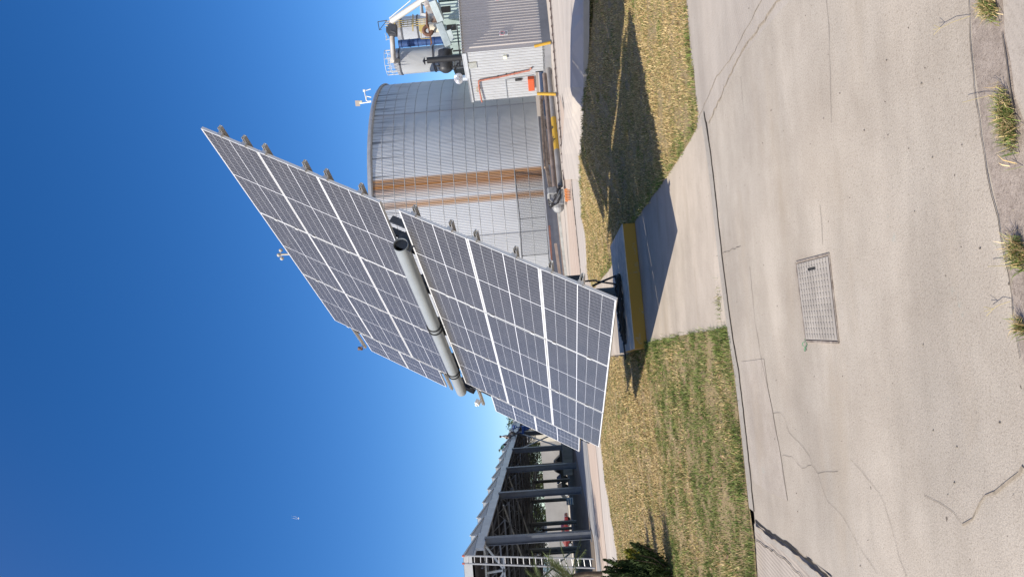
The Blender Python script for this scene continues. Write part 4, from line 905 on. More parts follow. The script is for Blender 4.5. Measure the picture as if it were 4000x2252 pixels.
# blue elevator leg
be=thing('elevator_leg','blue half round elevator casing between the two steel bins','elevator',AT(2030,160,65))
bl_m=mat('blue_paint',(.035,.08,.22),.5,.1,var=.25,vscale=3)
p=AT(1557,168,64.6); q=AT(1800,150,64.6); b=MB(); b.tube([(q.x,q.y,0),(q.x,q.y,p.z)],.33,20); b.build('casing',bl_m,be,smooth=True)
for k in range(10):
    z=p.z-.3-k*.75; b=MB(); b.lathe((q.x,q.y,z),[(.33,0),(.37,.01),(.37,.06),(.33,.07)],24); b.build('joint_ring',mat('blue_dark',(.02,.05,.16),.5) if k==0 else bpy.data.materials['blue_dark'],be)
# spouts
sp=thing('grain_spout','long white conveyor tube sloping from the right edge to the bin tops','conveyor',AT(1650,10,60))
b=MB(); b.tube([AT(1530,82,62),AT(1648,3,60),AT(1700,-35,59)],.26,18); b.build('tube',white_t,sp,smooth=True)
b=MB(); b.tube([AT(1520,72,62),AT(1604,2,60.3)],.035,6); b.tube([AT(1523,66,62),AT(1532,76,62)],.03,6)
b.build('guy_bar',rail_w,sp)
sp2=thing('transfer_tube','weathered horizontal transfer tube running across both bin tops','conveyor',AT(1532,160,63))
b=MB(); b.tube([AT(1527,80,62.5),AT(1531,130,62.8),AT(1537,236,63.5)],.22,18); b.tube([AT(1531,238,63.5),AT(1556,238,65)],.22,14); b.build('tube',mat('weathered_tube',(.48,.46,.43),.5,.15,col2=(.33,.27,.22),vscale=.9,thr=(.5,.7)),sp2,smooth=True)
b=MB(); b.obox(AT(1534,120,62.6),R_,D_,Fw,.38,.45,.35); b.obox(AT(1518,118,62.6),R_,D_,Fw,.2,.25,.2); b.tube([AT(1526,122,62.4),AT(1545,128,62.4)],.18,10); b.build('drive',steel_dk,sp2,bevel=.04)
b=MB(); b.tube([AT(1476,85,62),AT(1482,118,62),AT(1490,116,62)],.035,6); b.tube([AT(1476,86,62),AT(1512,80,62)],.035,6); b.tube([AT(1484,115,62),AT(1510,82,62)],.025,6); b.build('hoist_arm',steel_dk,sp2)
b=MB(); b.tube([AT(1508,158,62.8),AT(1511,140,62.8)],.03,6); b.tube([AT(1510,155,62.8),AT(1532,150,62.8)],.03,6); b.tube([AT(1504,130,62.8),AT(1511,158,62.8)],.02,6); b.build('lamp_arm',rail_w,sp2)
# yellow ladder cage
yl=thing('caged_ladder','tall yellow caged ladder running down the darker steel bin','ladder',AT(1600,95,64))
for Y in (84,92,100,108): b=MB(); b.tube([AT(1505,Y,63.6),AT(1560,Y-2,63.6),AT(1664,Y-10,63.6)],.03,6); b.build('rail',rail_y,yl)
for X in range(1512,1660,16): b=MB(); yy=-(X-1505)*.06; b.tube([AT(X,83+yy,63.6),AT(X+1,108+yy,63.6)],.022,6); b.build('hoop',rail_y,yl)
for X in (1541,1613): b=MB(); b.obox(AT(X,96-(X-1505)*.06,63.5),R_,D_,Fw,.05,.75,.05); b.build('platform',rail_y,yl)
# rusty stack, fan, tank, beams
st=thing('rusty_stack','rust streaked silver chimney stack with a wide brown collar at the right','chimney',AT(2030,68,57))
cyl(st,'stack',1684,1792,68,17,57,mat('stack_metal',(.46,.44,.42),.5,.2,col2=(.13,.08,.06),vscale=1.3,thr=(.42,.6)),Yc1=62)
cyl(st,'neck',1668,1690,72,16,57.2,white_t,Yc1=70)
b=MB(); b.obox(AT(1668,78,56.8),R_,D_,Fw,.05,.50,.40); b.build('collar',rustm,st)
b=MB(); b.bar(AT(1672,96,57),AT(1686,170,60),.12,.12); b.bar(AT(1686,170,60),AT(1682,178,60),.1,.1); b.build('beam',rustm,st)
tk=thing('cream_tank','cream coloured tank with rust runs beside the rusty stack','tank',AT(2030,108,59))
cyl(tk,'tank',1676,1726,108,19,59,mat('cream_paint',(.66,.61,.50),.5,0,col2=(.38,.20,.10),vscale=1.1,thr=(.55,.75)),Yc1=106)
cyl(tk,'leg_frame',1726,1800,106,13,59.5,steel_dk,Yc1=104)
b=MB(); c_=AT(1672,120,58); b.tube([c_+R_*(.34*math.cos(k*.35))+D_*(.34*math.sin(k*.35)) for k in range(14)],.16,12); b.build('fan_elbow',rustm,tk,smooth=True)
b=MB(); b.obox(AT(1650,110,59),R_,D_,Fw,.28,.28,.03); b.tube([AT(1642,125,59),AT(1675,143,59),AT(1678,128,59)],.03,6); b.tube([AT(1645,112,59),AT(1645,152,59),AT(1680,150,59)],.03,6); b.build('guard_rail',rail_y,tk)
# green sheds
gs_m=corr('green_sheet',(.40,.50,.49),'x',.25,.04,rough=.5,metal=.1,var=.1,vscale=.8)
dkr=mat('dark_opening',(.015,.015,.018),.9)
for (Xt,Xb,Y0,Y1,d,lab,wins) in ((1712,1800,2,72,53,'pale green corrugated hut with a dark opening, at the right edge',((1722,1760,28,48),)),(1738,1805,78,168,54,'pale green corrugated hut with a dark opening, left of the rusty stack',((1744,1782,99,118),)),(1708,1800,-60,-4,53.5,'green corrugated hut cut by the right edge',())):
    A0=AT(Xb,Y1,d); A1=AT(Xb,Y0,d); zt_=AT(Xt,(Y0+Y1)/2,d).z; t=thing('green_hut',lab,'hut',(A0.x,A0.y,0),'pale green corrugated huts behind the machinery shed')
    b=MB(); b.box((A0.x,d,0),(A1.x,d+3,zt_)); b.build('wall',gs_m,t)
    b=MB(); b.add([V((A0.x-.3,d-.3,zt_+.1)),V((A1.x+.1,d-.3,zt_+.5)),V((A1.x+.1,d+3.2,zt_+.5)),V((A0.x-.3,d+3.2,zt_+.1))],[(0,1,2,3)]); b.build('roof',mat('hut_roof',(.42,.45,.46),.5,.2) if 'hut_roof' not in bpy.data.materials else bpy.data.materials['hut_roof'],t)
    for xa,xb,ya,yb in wins: q0=AT(xb,yb,d-.02); q1=AT(xa,ya,d-.02); b=MB(); b.box((q0.x,d-.03,q0.z),(q1.x,d-.004,q1.z)); b.build('opening',dkr,t)
cv=thing('covered_conveyor','grey enclosed conveyor sloping down between the green huts','conveyor',AT(1700,120,52.3))
grey_p=mat('grey_panel',(.36,.42,.44),.5,.15,var=.15,vscale=1.5)
for (a,c) in ((AT(1688,0,51),AT(1722,80,52)),(AT(1716,92,52.2),AT(1752,180,52.6))): b=MB(); b.bar(a,c,.55,.5); b.build('casing',grey_p,cv,bevel=.02)
b=MB(); b.bar(AT(1752,118,51.8),AT(1768,158,52.2),.1,.35); b.build('chute',grey_p,cv)
for (a,c) in ((AT(1770,100,52),AT(1756,130,52)),(AT(1785,100,52),AT(1796,214,53)),(AT(1784,98,52),AT(1810,100,52))): b=MB(); b.bar(a,c,.09,.09); b.build('strut',steel_dk,cv)
dct=thing('duct','grey box duct looping above the rusty stack at the right edge','duct',AT(1650,50,60))
b=MB(); b.tube([AT(1690,18,60),AT(1646,16,60),AT(1648,56,60),AT(1676,58,60)],.20,4); b.build('duct',mat('duct_grey',(.38,.40,.42),.5,.2,var=.1),dct)
b=MB(); b.obox(AT(1680,48,59.5),R_,D_,Fw,.35,.35,.3); b.tube([AT(1672,8,59),AT(1676,30,59)],.36,12); b.build('fan_casing',mat('fan_grey',(.48,.48,.47),.5,.2,col2=(.3,.2,.15),vscale=1),dct,bevel=.08)
# black stack and drum
bk=mat('black_paint',(.018,.018,.02),.55)
bs_=thing('black_chimney','matt black chimney with a pointed rain cap above the white shed','chimney',AT(2030,232,50))
cyl(bs_,'stack',1668,1830,233,11.5,50,bk,Yc1=222)
cyl(bs_,'cap_stem',1655,1668,237,2.5,50,bk)
p=AT(1657,239,50); b=MB(); b.lathe((p.x,p.y,p.z),[(0,-.06),(.27,-.04),(.05,.09),(0,.12)],24); b.build('rain_cap',bk,bs_,smooth=True)
dr=thing('black_drum','big dark horizontal drum on a black pipe frame behind the white shed','drum',AT(1740,240,51.5))
a=AT(1739,198,51.5); c_=AT(1741,268,51.5); b=MB(); b.tube([a,a.lerp(c_,.02),c_,c_.lerp(a,-.12),c_.lerp(a,-.22)],[.50,.51,.51,.42,.22],32); b.build('drum',mat('drum_grey',(.035,.037,.042),.5,.2,var=.3),dr,smooth=True)
b=MB(); b.tube([a.lerp(c_,-.03),a.lerp(c_,.0)],.49,32); b.build('end_plate',mat('end_plate',(.30,.34,.38),.5,.2,var=.1),dr)  # end disc given a paler colour for the light falling on it
for (x0,y0,x1,y1) in ((1700,256,1706,276),(1706,256,1720,262),(1769,200,1815,196),(1765,262,1815,258),(1790,245,1775,275),(1770,225,1810,222),(1752,200,1770,190),(1796,200,1796,262)):
    b=MB(); b.tube([AT(x0,y0,51.2),AT(x1,y1,51.2)],.06,8); b.build('frame_pipe',bk,dr)
ct=thing('cream_block','low cream block house seen between the drum frame','building',AT(1790,255,60)); 
p=AT(1776,270,60); q=AT(1850,205,60); b=MB(); b.box((p.x,60,0),(q.x,63,p.z)); b.build('wall',mat('cream_wall',(.55,.52,.42),.8,var=.1),ct)
b=MB(); b.box((p.x-.1,59.9,p.z),(q.x+.1,63.1,p.z+.1)); b.build('roof',bpy.data.materials['cream_wall'],ct)
# ================================================================== carport
ibm=mat('carport_steel',(.105,.115,.135),.5,.2,var=.15,vscale=1.5)
gal=mat('galvanised_beam',(.42,.44,.45),.5,.3,var=.12,vscale=1.5)
ptop=mat('panel_row_back',(.42,.43,.435),.5,.1,var=.06)
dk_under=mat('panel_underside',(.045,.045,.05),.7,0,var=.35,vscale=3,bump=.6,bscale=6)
cz=5.15
cols=[(38.2,2112),(47.5,1956),(54.9,1858),(62.3,1783),(70.5,1723)]
cx=lambda y: -13.35-(y-38.2)*.030
zb=lambda y: 5.98-(y-38.2)*.018
cport=thing('solar_carport','long steel carport roofed with stepped rows of solar panels on grey columns','carport',(-14,38,0))
def hcol(x,y,z1,mt,wf=.30,wd=.42,name='column'):
    b=MB(); b.box((x-wd/2,y-wf/2,-.05),(x-wd/2+.03,y+wf/2,z1)); b.box((x+wd/2-.03,y-wf/2,-.05),(x+wd/2,y+wf/2,z1)); b.box((x-wd/2+.03,y-.014,-.05),(x+wd/2-.03,y+.014,z1)); b.box((x-wd/2-.1,y-wf/2-.1,-.05),(x+wd/2+.1,y+wf/2+.1,.03)); b.build(name,mt,cport)
for y in (38.2,47.5,54.9,62.3,70.5,79,88): hcol(cx(y),y,zb(y)-.3,ibm)
for y in (38.2,47.5,54.9,62.3,70.5,79,88):
    hcol(cx(y)-8.5,y+6,zb(y)-.9,ibm,.28,.32); hcol(cx(y)-17,y+6,zb(y)-1.2,ibm,.28,.32)

b=MB(); b.bar((cx(37),37,zb(37)-.15),(cx(96),96,zb(96)-.15),.16,.42); b.build('edge_beam',gal,cport)
b=MB(); b.bar((cx(37)-8.5,37,zb(37)-.9),(cx(96)-8.5,96,zb(96)-.9),.2,.4); b.build('inner_beam',ibm,cport)
b=MB(); b.bar((cx(37)-17,37,zb(37)-1.2),(cx(96)-17,96,zb(96)-1.2),.2,.4); b.build('inner_beam',ibm,cport)
# lattice rafters and purlins
y=38.2
while y<95:
    b=MB(); x0=cx(y); z0=zb(y)-.35
    b.bar((x0,y,z0),(x0-25,y,z0-.1),.07,.09); b.bar((x0,y,z0-.75),(x0-25,y,z0-.95),.07,.09)
    k=0
    while k<24: b.bar((x0-k,y,z0-.75),(x0-k-.7,y,z0),.03,.04); b.bar((x0-k-.7,y,z0),(x0-k-1.4,y,z0-.8),.03,.04); k+=1.4
    b.build('rafter_truss',ibm,cport); y+=3.72
for k in range(13): b=MB(); x=-1.0-k*2.0; b.bar((cx(37)+x,37,zb(37)-.2),(cx(96)+x,96,zb(96)-.2),.06,.12); b.build('purlin',ibm,cport)
# diagonal braces
for (p,q) in (((-13.4,38.1,5.75),(-14.9,38.1,4.75)),((-14.9,38.1,4.75),(-16.5,38.1,5.7)),((-14.2,38.1,4.75),(-24,38.1,4.75)),((-13.4,38.0,5.72),(-24,38.0,5.72)),((-14.9,38.1,4.75),(-15.0,38.1,5.75)),
    ((cx(62),62.5,4.6),(cx(70),70.3,1.0)),((cx(62),62.5,1.0),(cx(70),70.3,4.6)),((cx(62)-8.5,60.5,4),(cx(54)-8.5,53.7,.9)),((cx(62)-8.5,60.5,.9),(cx(54)-8.5,53.7,4.)),((cx(44)-8.5,53.7,4),(cx(44)-8.5,44.4,.9)),((cx(44)-8.5,53.7,.9),(cx(44)-8.5,44.4,4)),((cx(44)-.6,47,5.2),(cx(44)-6,50,4.2)),((cx(54)-.6,55,5.2),(cx(54)-6,58,4.2))):
    b=MB(); b.bar(p,q,.10,.10); b.build('brace',gal,cport)
# stepped rows of panels
y=36.4; i=0
while y<93:
    b=MB(); x0=cx(y)-.15; z0=zb(y)+.18; 
    for k in range(13):
        xa=x0-k*2.02; b.add([V((xa,y,z0+.47)),V((xa-1.98,y,z0+.47)),V((xa-1.98,y+3.3,z0+.02)),V((xa,y+3.3,z0+.02)),V((xa,y,z0+.42)),V((xa-1.98,y,z0+.42)),V((xa-1.98,y+3.3,z0-.03)),V((xa,y+3.3,z0-.03))],[(0,1,2,3),(4,7,6,5),(0,4,5,1),(1,5,6,2),(2,6,7,3),(3,7,4,0)])
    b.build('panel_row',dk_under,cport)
    b=MB(); b.box((x0-26,y-.05,z0+.02),(x0+.02,y-.01,z0+.45)); b.build('row_back',ptop,cport)
    b=MB(); b.add([V((x0+.01,y,z0-.02)),V((x0+.01,y,z0+.45)),V((x0+.01,y+3.1,z0+.0)),V((x0+.01,y+3.1,z0-.02))],[(0,1,2,3)]); b.build('end_plate',mat('end_plate_grey',(.30,.31,.32),.5,.1) if i==0 else bpy.data.materials['end_plate_grey'],cport)
    b=MB(); b.bar((x0+.03,y-.05,z0+.49),(x0+.03,y+3.1,z0+.02),.05,.09); b.bar((x0+.03,y,z0-.12),(x0+.03,y,z0+.45),.05,.06); b.bar((x0+.03,y+.05,z0-.1),(x0+.03,y+3.3,z0-.1),.06,.1); b.build('row_end',gal,cport)
    y+=3.35; i+=1
b=MB(); b.poly([(cx(37)-27,36.6,zb(37)+.13),(cx(37)-.35,36.6,zb(37)+.13),(cx(95)-.35,95,zb(95)+.13),(cx(95)-27,95,zb(95)+.13)],.03); b.build('shade_deck',dk_under,cport)  # opaque deck added under the panel rows to stop sunlight leaking through
# ladder
ld=thing('ladder','tall aluminium extension ladder with red tips leaning on the carport','ladder',G(2321,2205))
alu=mat('aluminium',(.42,.43,.45),.35,.4); redtip=mat('red_tip',(.5,.12,.08),.5)
d0,d1_=34.2,33.6
Lr=[(AT(1815,2169,d1_),AT(2318,2181,d0)),(AT(1815,2199,d1_),AT(2324,2217,d0))]
for t_,bt in Lr:
    b=MB(); b.bar(t_,bt,.05,.08,(0,1,0)); b.build('side_rail',alu,ld); b=MB(); b.bar(t_+(t_-bt).normalized()*.12,t_,.06,.10,(0,1,0)); b.build('tip',redtip,ld)
b=MB()
for k in range(21):
    t=(k+.6)/21.2; b.tube([Lr[0][0].lerp(Lr[0][1],t),Lr[1][0].lerp(Lr[1][1],t)],.022,6)
b.build('rung',alu,ld)
# perimeter wall, far buildings
wallm=mat('painted_block_wall',(.24,.235,.225),.9,0,col2=(.33,.325,.31),vscale=.25,thr=(.3,.7))
bw=MB(); bw.box((-62,118,0),(-20,118.4,3.7)); 
t=bw.build('perimeter_wall',wallm,org=V((-40,118,0))); tag(t,'long grey painted block wall closing the yard beyond the carport','wall')
bb=thing('yard_building','cream flat roofed building at the far end of the carport','building',(-18,103,0))
b=MB(); b.box((-22.5,104,0),(-14,112,5.2)); b.build('wall',mat('cream_render',(.62,.58,.48),.85,var=.06),bb); b=MB(); b.box((-22.7,103.8,5.2),(-13.8,112.2,5.45)); b.build('roof',mat('grey_roof',(.4,.4,.4),.8),bb)
for k in range(3): b=MB(); b.box((-21.5+k*2.4,103.93,1.2),(-20.1+k*2.4,103.99,2.6)); b.build('window',dkr,bb)
vn=thing('warehouse','white roofed warehouse with roller door beyond the perimeter wall','building',(-52,130,0))
b=MB(); b.box((-64,130,0),(-46,142,6.2)); b.build('wall',mat('white_render',(.6,.61,.62),.8,var=.08),vn)
b=MB(); b.box((-64.2,129.8,6.2),(-45.8,142.2,6.5)); b.build('roof',grey_p,vn)
for k in range(3): b=MB(); b.box((-62+k*5.2,129.9,3.6),(-58+k*5.2,129.98,5.4)); b.build('window',mat('pale_glass',(.3,.42,.5),.2) if k==0 else bpy.data.materials['pale_glass'],vn)
ks=MB(); ks.box((-60,104,-.05),(-16,104.3,.14)); struct(ks,'kerb',mat('pale_kerb',(.58,.55,.48),.9,var=.1))
# trees beyond the wall
bark=mat('bark',(.09,.065,.045),.95,var=.3,vscale=8)
fol=[]
for i,(c1,c2) in enumerate((((.030,.050,.018),(.085,.115,.04)),((.045,.06,.025),(.12,.14,.06)),((.02,.035,.015),(.06,.085,.03)))):
    fm_=mat('foliage',c1,.85,0,col2=c2,vscale=1.3,thr=(.3,.7),spec=.2); fol.append(fm_)
def tree(x,y,h_,r_,fm_,lab,n_=4200,group='trees beyond the perimeter wall',leaf=.19):
    t=thing('tree',lab,'tree',(x,y,0),group); b=MB(); b.tube([(x,y,0),(x+.1,y,h_*.3),(x-.05,y+.1,h_*.55),(x,y,h_*.85)],[.03*h_,.024*h_,.016*h_,.005*h_],8)
    for k in range(5): a=random.uniform(0,6.28); z0=h_*random.uniform(.3,.6); b.tube([(x,y,z0),(x+math.cos(a)*r_*.4,y+math.sin(a)*r_*.4,z0+h_*.14),(x+math.cos(a)*r_*.75,y+math.sin(a)*r_*.75,z0+h_*.25)],[.012*h_,.008*h_,.003*h_],6)
    b.build('trunk',bark,t,smooth=True)
    cl=[]
    for k in range(16):
        a=random.uniform(0,6.28); rr=r_*random.uniform(.15,.85); cl.append((x+rr*math.cos(a),y+rr*math.sin(a),h_*random.uniform(.24,.92),r_*random.uniform(.22,.42)))
    b=MB()
    for k in range(n_):
        cx_,cy_,cz_,cr_=random.choice(cl); v=V((random.gauss(0,1),random.gauss(0,1),random.gauss(0,.8))).normalized()*cr_*random.uniform(.55,1.1); p=V((cx_,cy_,cz_))+v
        d1=V((random.gauss(0,1),random.gauss(0,1),random.gauss(0,.6))).normalized()*leaf*random.uniform(.6,1.4); d2=d1.cross(V((random.gauss(0,1),random.gauss(0,1),1))).normalized()*leaf*.4
        b.add([p-d1,p+d2,p+d1,p-d2],[(0,1,2,3)])
    b.build('crown',fm_,t)
for x,y,h_,r_,k,lab in ((-27,124,8.2,4.2,0,'dark green tree seen through the middle bays of the carport'),(-33,126,8.8,4.5,1,'olive green tree behind the grey wall, left of the dark one'),(-40,127,8.4,4.0,0,'full dark tree above the wall between two inner columns'),(-21.5,122,8.8,3.6,1,'loose green tree behind the far end of the carport'),(-16.5,121,9.0,3.0,2,'tall dark tree next to the cream building'),(-46,124,8.0,3.2,1,'small sunlit tree beside the warehouse'),(-12.5,112,9.6,2.2,1,'thin pale tree rising above the carport roof by the lift'),(-29.5,131,9.5,4.6,2,'dark tree filling the gap behind the olive tree'),(-37,132,9.5,4.6,2,'dark tree behind the full one, farther from the wall'),(-24,129,9.5,4.2,2,'dark tree behind the loose green one')):
    tree(x,y,h_,r_,fol[k],lab)
# ================================================================== vehicles under and beyond the carport
def car(x,y,ang,Lc,Wc,Hc,body,lab,pick=False,cat='car',z=0):
    t=thing('parked_pickup' if pick else 'parked_car',lab,cat,(x,y,z)); ca,sa=math.cos(ang),math.sin(ang)
    def T(u,v,h_): return V((x+u*ca-v*sa,y+u*sa+v*ca,z+h_))
    pr=[(-Lc/2,.35),(-Lc/2,.78),(-Lc*.30,.88),(-Lc*.16,Hc),(Lc*.22 if not pick else Lc*.08,Hc),(Lc*.40 if not pick else Lc*.16,.95),(Lc/2,.88),(Lc/2,.35)]
    b=MB(); n_=len(pr); vs=[]
    for s_,hh in ((-1,1),(1,1)):
        for u,h_ in pr: k_=.82 if h_>1.0 else 1; vs.append(T(u,s_*Wc/2*k_,h_))
    b.add(vs,[tuple(range(n_)),tuple(range(2*n_-1,n_-1,-1))]+[(i,n_+i,n_+(i+1)%n_,(i+1)%n_) for i in range(n_)]); b.build('body',body,t,bevel=.05)
    for s_ in (-1,1):
        b=MB(); e=.006
        us=[(-Lc*.27,.93),(-Lc*.155,Hc-.10),(Lc*.20 if not pick else Lc*.06,Hc-.10),(Lc*.33 if not pick else Lc*.12,.96)]
        b.add([T(u,s_*(Wc/2*(1-.18*min(1,(h_-.88)/(Hc-.88)))+.012),h_) for u,h_ in us],[(0,1,2,3)]); b.build('side_window',dkr,t)
        for u in (-Lc*.31,Lc*.31):
            wl=MB(); wl.tube([T(u,s_*(Wc/2-.16),.32),T(u,s_*(Wc/2+.02),.32)],.32,20); wo=wl.build('wheel',rubber,t,smooth=True)
            wl=MB(); wl.tube([T(u,s_*(Wc/2+.0),.32),T(u,s_*(Wc/2+.035),.32)],.19,12); wl.build('rim',alu,wo)
    for v in (-.35,.35):
        b=MB(); b.obox(T(-Lc/2-.01,v*Wc,.68),(ca,sa,0),(-sa,ca,0),(0,0,1),.02,.15,.08); b.build('headlight',alu,t)
    return t
redc=mat('red_car_paint',(.17,.010,.012),.4,.1); blkc=mat('black_car_paint',(.018,.02,.024),.3,.1)
q=G(2225,2075); r_=ray(2225,2075); car(r_.x/r_.y*101,101,math.radians(178),4.9,1.7,1.42,redc,'faded red car parked beyond the carport in front of the pale kerb')
r_=ray(2195,1822); car(r_.x/r_.y*98,98,math.radians(185),5.3,1.8,1.75,blkc,'black pickup truck parked in the shade at the far carport bays',True,'pickup')
r_=ray(2195,1888); car(r_.x/r_.y*99,99,math.radians(150),4.2,1.7,1.5,blkc,'dark car half hidden behind a carport column left of the pickup')
for Y,lab in ((1908,'black drum beside the dark car under the carport'),(1922,'second black drum, nearer the carport column')):
    r_=ray(2195,Y); x_=r_.x/r_.y*97; b=MB(); b.lathe((x_,97,0),[(0,0),(.32,0),(.34,.3),(.32,.32),(.34,.6),(.32,.62),(.32,.95),(0,.95)],20); tag(b.build('oil_drum',rubber,smooth=True,org=V((x_,97,0))),lab,'drum','black drums beside the dark car')
r_=ray(2225,1957); x_=r_.x/r_.y*75; cr_=thing('water_crate','blue and white striped crate standing under the carport','crate',(x_,75,0))
for k in range(6): b=MB(); b.box((x_-.3,74.8,.12*k+.0),(x_+.3,75.2,.12*k+.11)); b.build('slat_band',(mat('crate_white',(.6,.64,.68),.5) if k==0 else (mat('crate_blue',(.10,.22,.42),.5) if k==1 else bpy.data.materials['crate_white' if k%2==0 else 'crate_blue'])),cr_)
# ================================================================== people on the carport roof and the lift
def person(p,pose,top_c,leg_c,lab,hair=(.03,.02,.015),hat=None,scale=1.0,face=0.0):
    root=thing('person',lab,'person',p,'workers on the carport roof'); R2=Matrix.Rotation(face,3,'Z')
    J_={'stand':dict(pel=(0,0,.95),ch=(.02,0,1.32),nk=(.02,0,1.50),hd=(.04,0,1.66),hipL=(0,.11,.92),knL=(.04,.13,.50),ftL=(0,.13,.06),hipR=(0,-.11,.92),knR=(.06,-.12,.50),ftR=(-.05,-.14,.06),shL=(.02,.20,1.42),elL=(.10,.27,1.15),haL=(.30,.20,1.08),shR=(.02,-.20,1.42),elR=(.12,-.26,1.16),haR=(.33,-.15,1.12)),
        'bend':dict(pel=(0,0,.80),ch=(.26,0,1.05),nk=(.38,0,1.16),hd=(.50,0,1.24),hipL=(0,.11,.78),knL=(.16,.14,.42),ftL=(0,.14,.06),hipR=(0,-.11,.78),knR=(.18,-.13,.42),ftR=(-.12,-.15,.06),shL=(.32,.19,1.10),elL=(.42,.23,.84),haL=(.55,.16,.62),shR=(.32,-.19,1.10),elR=(.44,-.22,.84),haR=(.6,-.12,.66)),
        'kneel':dict(pel=(0,0,.42),ch=(.18,0,.74),nk=(.24,0,.90),hd=(.30,0,1.05),hipL=(0,.11,.40),knL=(.38,.15,.42),ftL=(.30,.15,.06),hipR=(0,-.11,.38),knR=(.20,-.14,.08),ftR=(-.2,-.14,.06),shL=(.2,.19,.83),elL=(.36,.22,.62),haL=(.55,.14,.52),shR=(.2,-.19,.83),elR=(.36,-.22,.62),haR=(.56,-.10,.55))}[pose]
    names=list(J_); rad=dict(pel=.15,ch=.165,nk=.06,hd=.10,hipL=.10,knL=.062,ftL=.045,hipR=.10,knR=.062,ftR=.045,shL=.065,elL=.047,haL=.035,shR=.065,elR=.047,haR=.035)
    ed=[('pel','ch'),('ch','nk'),('nk','hd'),('pel','hipL'),('hipL','knL'),('knL','ftL'),('pel','hipR'),('hipR','knR'),('knR','ftR'),('ch','shL'),('shL','elL'),('elL','haL'),('ch','shR'),('shR','elR'),('elR','haR')]
    vs=[tuple(R2@(V(J_[k])*scale)) for k in names]; es=[(names.index(a),names.index(c)) for a,c in ed]
    # toes and five short fingers per hand
    for f_ in ('ftL','ftR'): v0=V(J_[f_]); vs.append(tuple(R2@((v0+V((.17,0,-.02)))*scale))); es.append((names.index(f_),len(vs)-1)); names.append(f_+'t'); rad[f_+'t']=.035
    for h_,s_ in (('haL',1),('haR',-1)):
        v0=V(J_[h_]); dr_=V((.8,0,-.25)).normalized()
        for k in range(4): vs.append(tuple(R2@((v0+dr_*(.085-.006*abs(k-1.4))+V((0,(k-1.5)*.022,0)))*scale))); es.append((names.index(h_),len(vs)-1)); names.append(h_+'f%d'%k); rad[names[-1]]=.009
        vs.append(tuple(R2@((v0+V((.03,-s_*.05,.0)))*scale))); es.append((names.index(h_),len(vs)-1)); names.append(h_+'t'); rad[names[-1]]=.010
    me=bpy.data.meshes.new('body'); me.from_pydata(vs,es,[]); o=bpy.data.objects.new('body',me); C.objects.link(o)
    mo=o.modifiers.new('skin','SKIN'); me.skin_vertices.new() if not me.skin_vertices else None
    for i,nm in enumerate(names): me.skin_vertices[0].data[i].radius=(rad[nm]*scale,)*2; me.skin_vertices[0].data[i].use_root=(nm=='pel')
    sb=o.modifiers.new('sub','SUBSURF'); sb.levels=2; sb.render_levels=2
    dg=bpy.context.evaluated_depsgraph_get(); m2=bpy.data.meshes.new_from_object(o.evaluated_get(dg)); bpy.data.objects.remove(o)
    skin=bpy.data.materials.get('skin_tone') or mat('skin_tone',(.42,.24,.16),.6)
    tm=mat('shirt',top_c,.85,var=.1,vscale=8); lm_=mat('trousers',leg_c,.9,var=.1,vscale=8)
    m2.materials.clear()
    for q_ in (tm,lm_,skin): m2.materials.append(q_)
    pel=R2@(V(J_['pel'])*scale); nk=R2@(V(J_['nk'])*scale); hL=R2@(V(J_['haL'])*scale); hR=R2@(V(J_['haR'])*scale); hd_=R2@(V(J_['hd'])*scale)
    ax_=(nk-pel).normalized()
    for f_ in m2.polygons:
        c=f_.center; f_.use_smooth=True
        arm=min((c-hL).length,(c-hR).length)
        if arm<.13*scale or (c-hd_).length<.13*scale: f_.material_index=2
        elif (c-pel).dot(ax_)<.02 : f_.material_index=1
    o=bpy.data.objects.new('body',m2); C.objects.link(o); o.parent=root; ORG[o.name]=V(p)
    hb=MB(); hc_=V(p)+hd_+ax_*.035
    if hat: hb.ell(hc_+V((0,0,.03)),.118,.118,.085,16,8); hb.obox(hc_+R2@V((.12,0,.01)),R2@V((1,0,0)),R2@V((0,1,0)),(0,0,1),.07,.08,.008); hb.build('hat',mat('cap',hat,.8),root,smooth=True)
    else: hb.ell(hc_+R2@V((-.02,0,.01)),.115,.11,.10,16,8); hb.build('hair',mat('hair',hair,.8),root,smooth=True)
    fb=MB(); fc=V(p)+hd_; fb.ell(fc+R2@V((.105,0,-.01)),.018,.014,.022,8,6); fb.build('nose',skin,root,smooth=True)
    return root
zr=lambda y: zb(y)+.45
def roofp(X,Y,d): r=ray(X,Y); return V((r.x/r.y*d,d,ray(X,Y).z/ray(X,Y).y*d+H))
person(roofp(2003,1733,66),'bend',(.05,.12,.09),(.025,.03,.05),'worker in a dark green top stooping on the carport roof edge',face=math.pi*.95,hat=(.10,.16,.14))
person(roofp(2014,1699,68),'stand',(.50,.46,.42),(.05,.05,.06),'worker in a pale top standing lower by the lift basket',face=math.pi,scale=.85)
person(roofp(2032,1686,69),'bend',(.03,.03,.045),(.09,.085,.08),'worker in black leaning out of the blue lift basket',face=math.pi*.9,scale=1.05)
bm_=thing('boom_lift','blue boom lift basket with curved guard rail raised at the carport end','lift',roofp(2045,1668,69.5))
blu=mat('lift_blue',(.02,.07,.26),.45,.1)
def bp(X,Y,d=69.5): return AT(X,Y,d)
b=MB(); pts=[bp(2000,1664),bp(1998,1672),bp(2003,1675),bp(2014,1672),bp(2018,1664),bp(2014,1660),bp(2004,1661)]; b.tube(pts,.045,8,closed=True); b.tube([bp(2008,1662),bp(2009,1674)],.09,8); b.build('control_guard',blu,bm_,smooth=True)
b=MB()
for (x0,y0,x1,y1) in ((2003,1675,2010,1692),(2010,1692,2040,1690),(2018,1668,2046,1662),(2024,1668,2026,1691),(2046,1662,2052,1690)): b.tube([bp(x0,y0),bp(x1,y1)],.035,8)
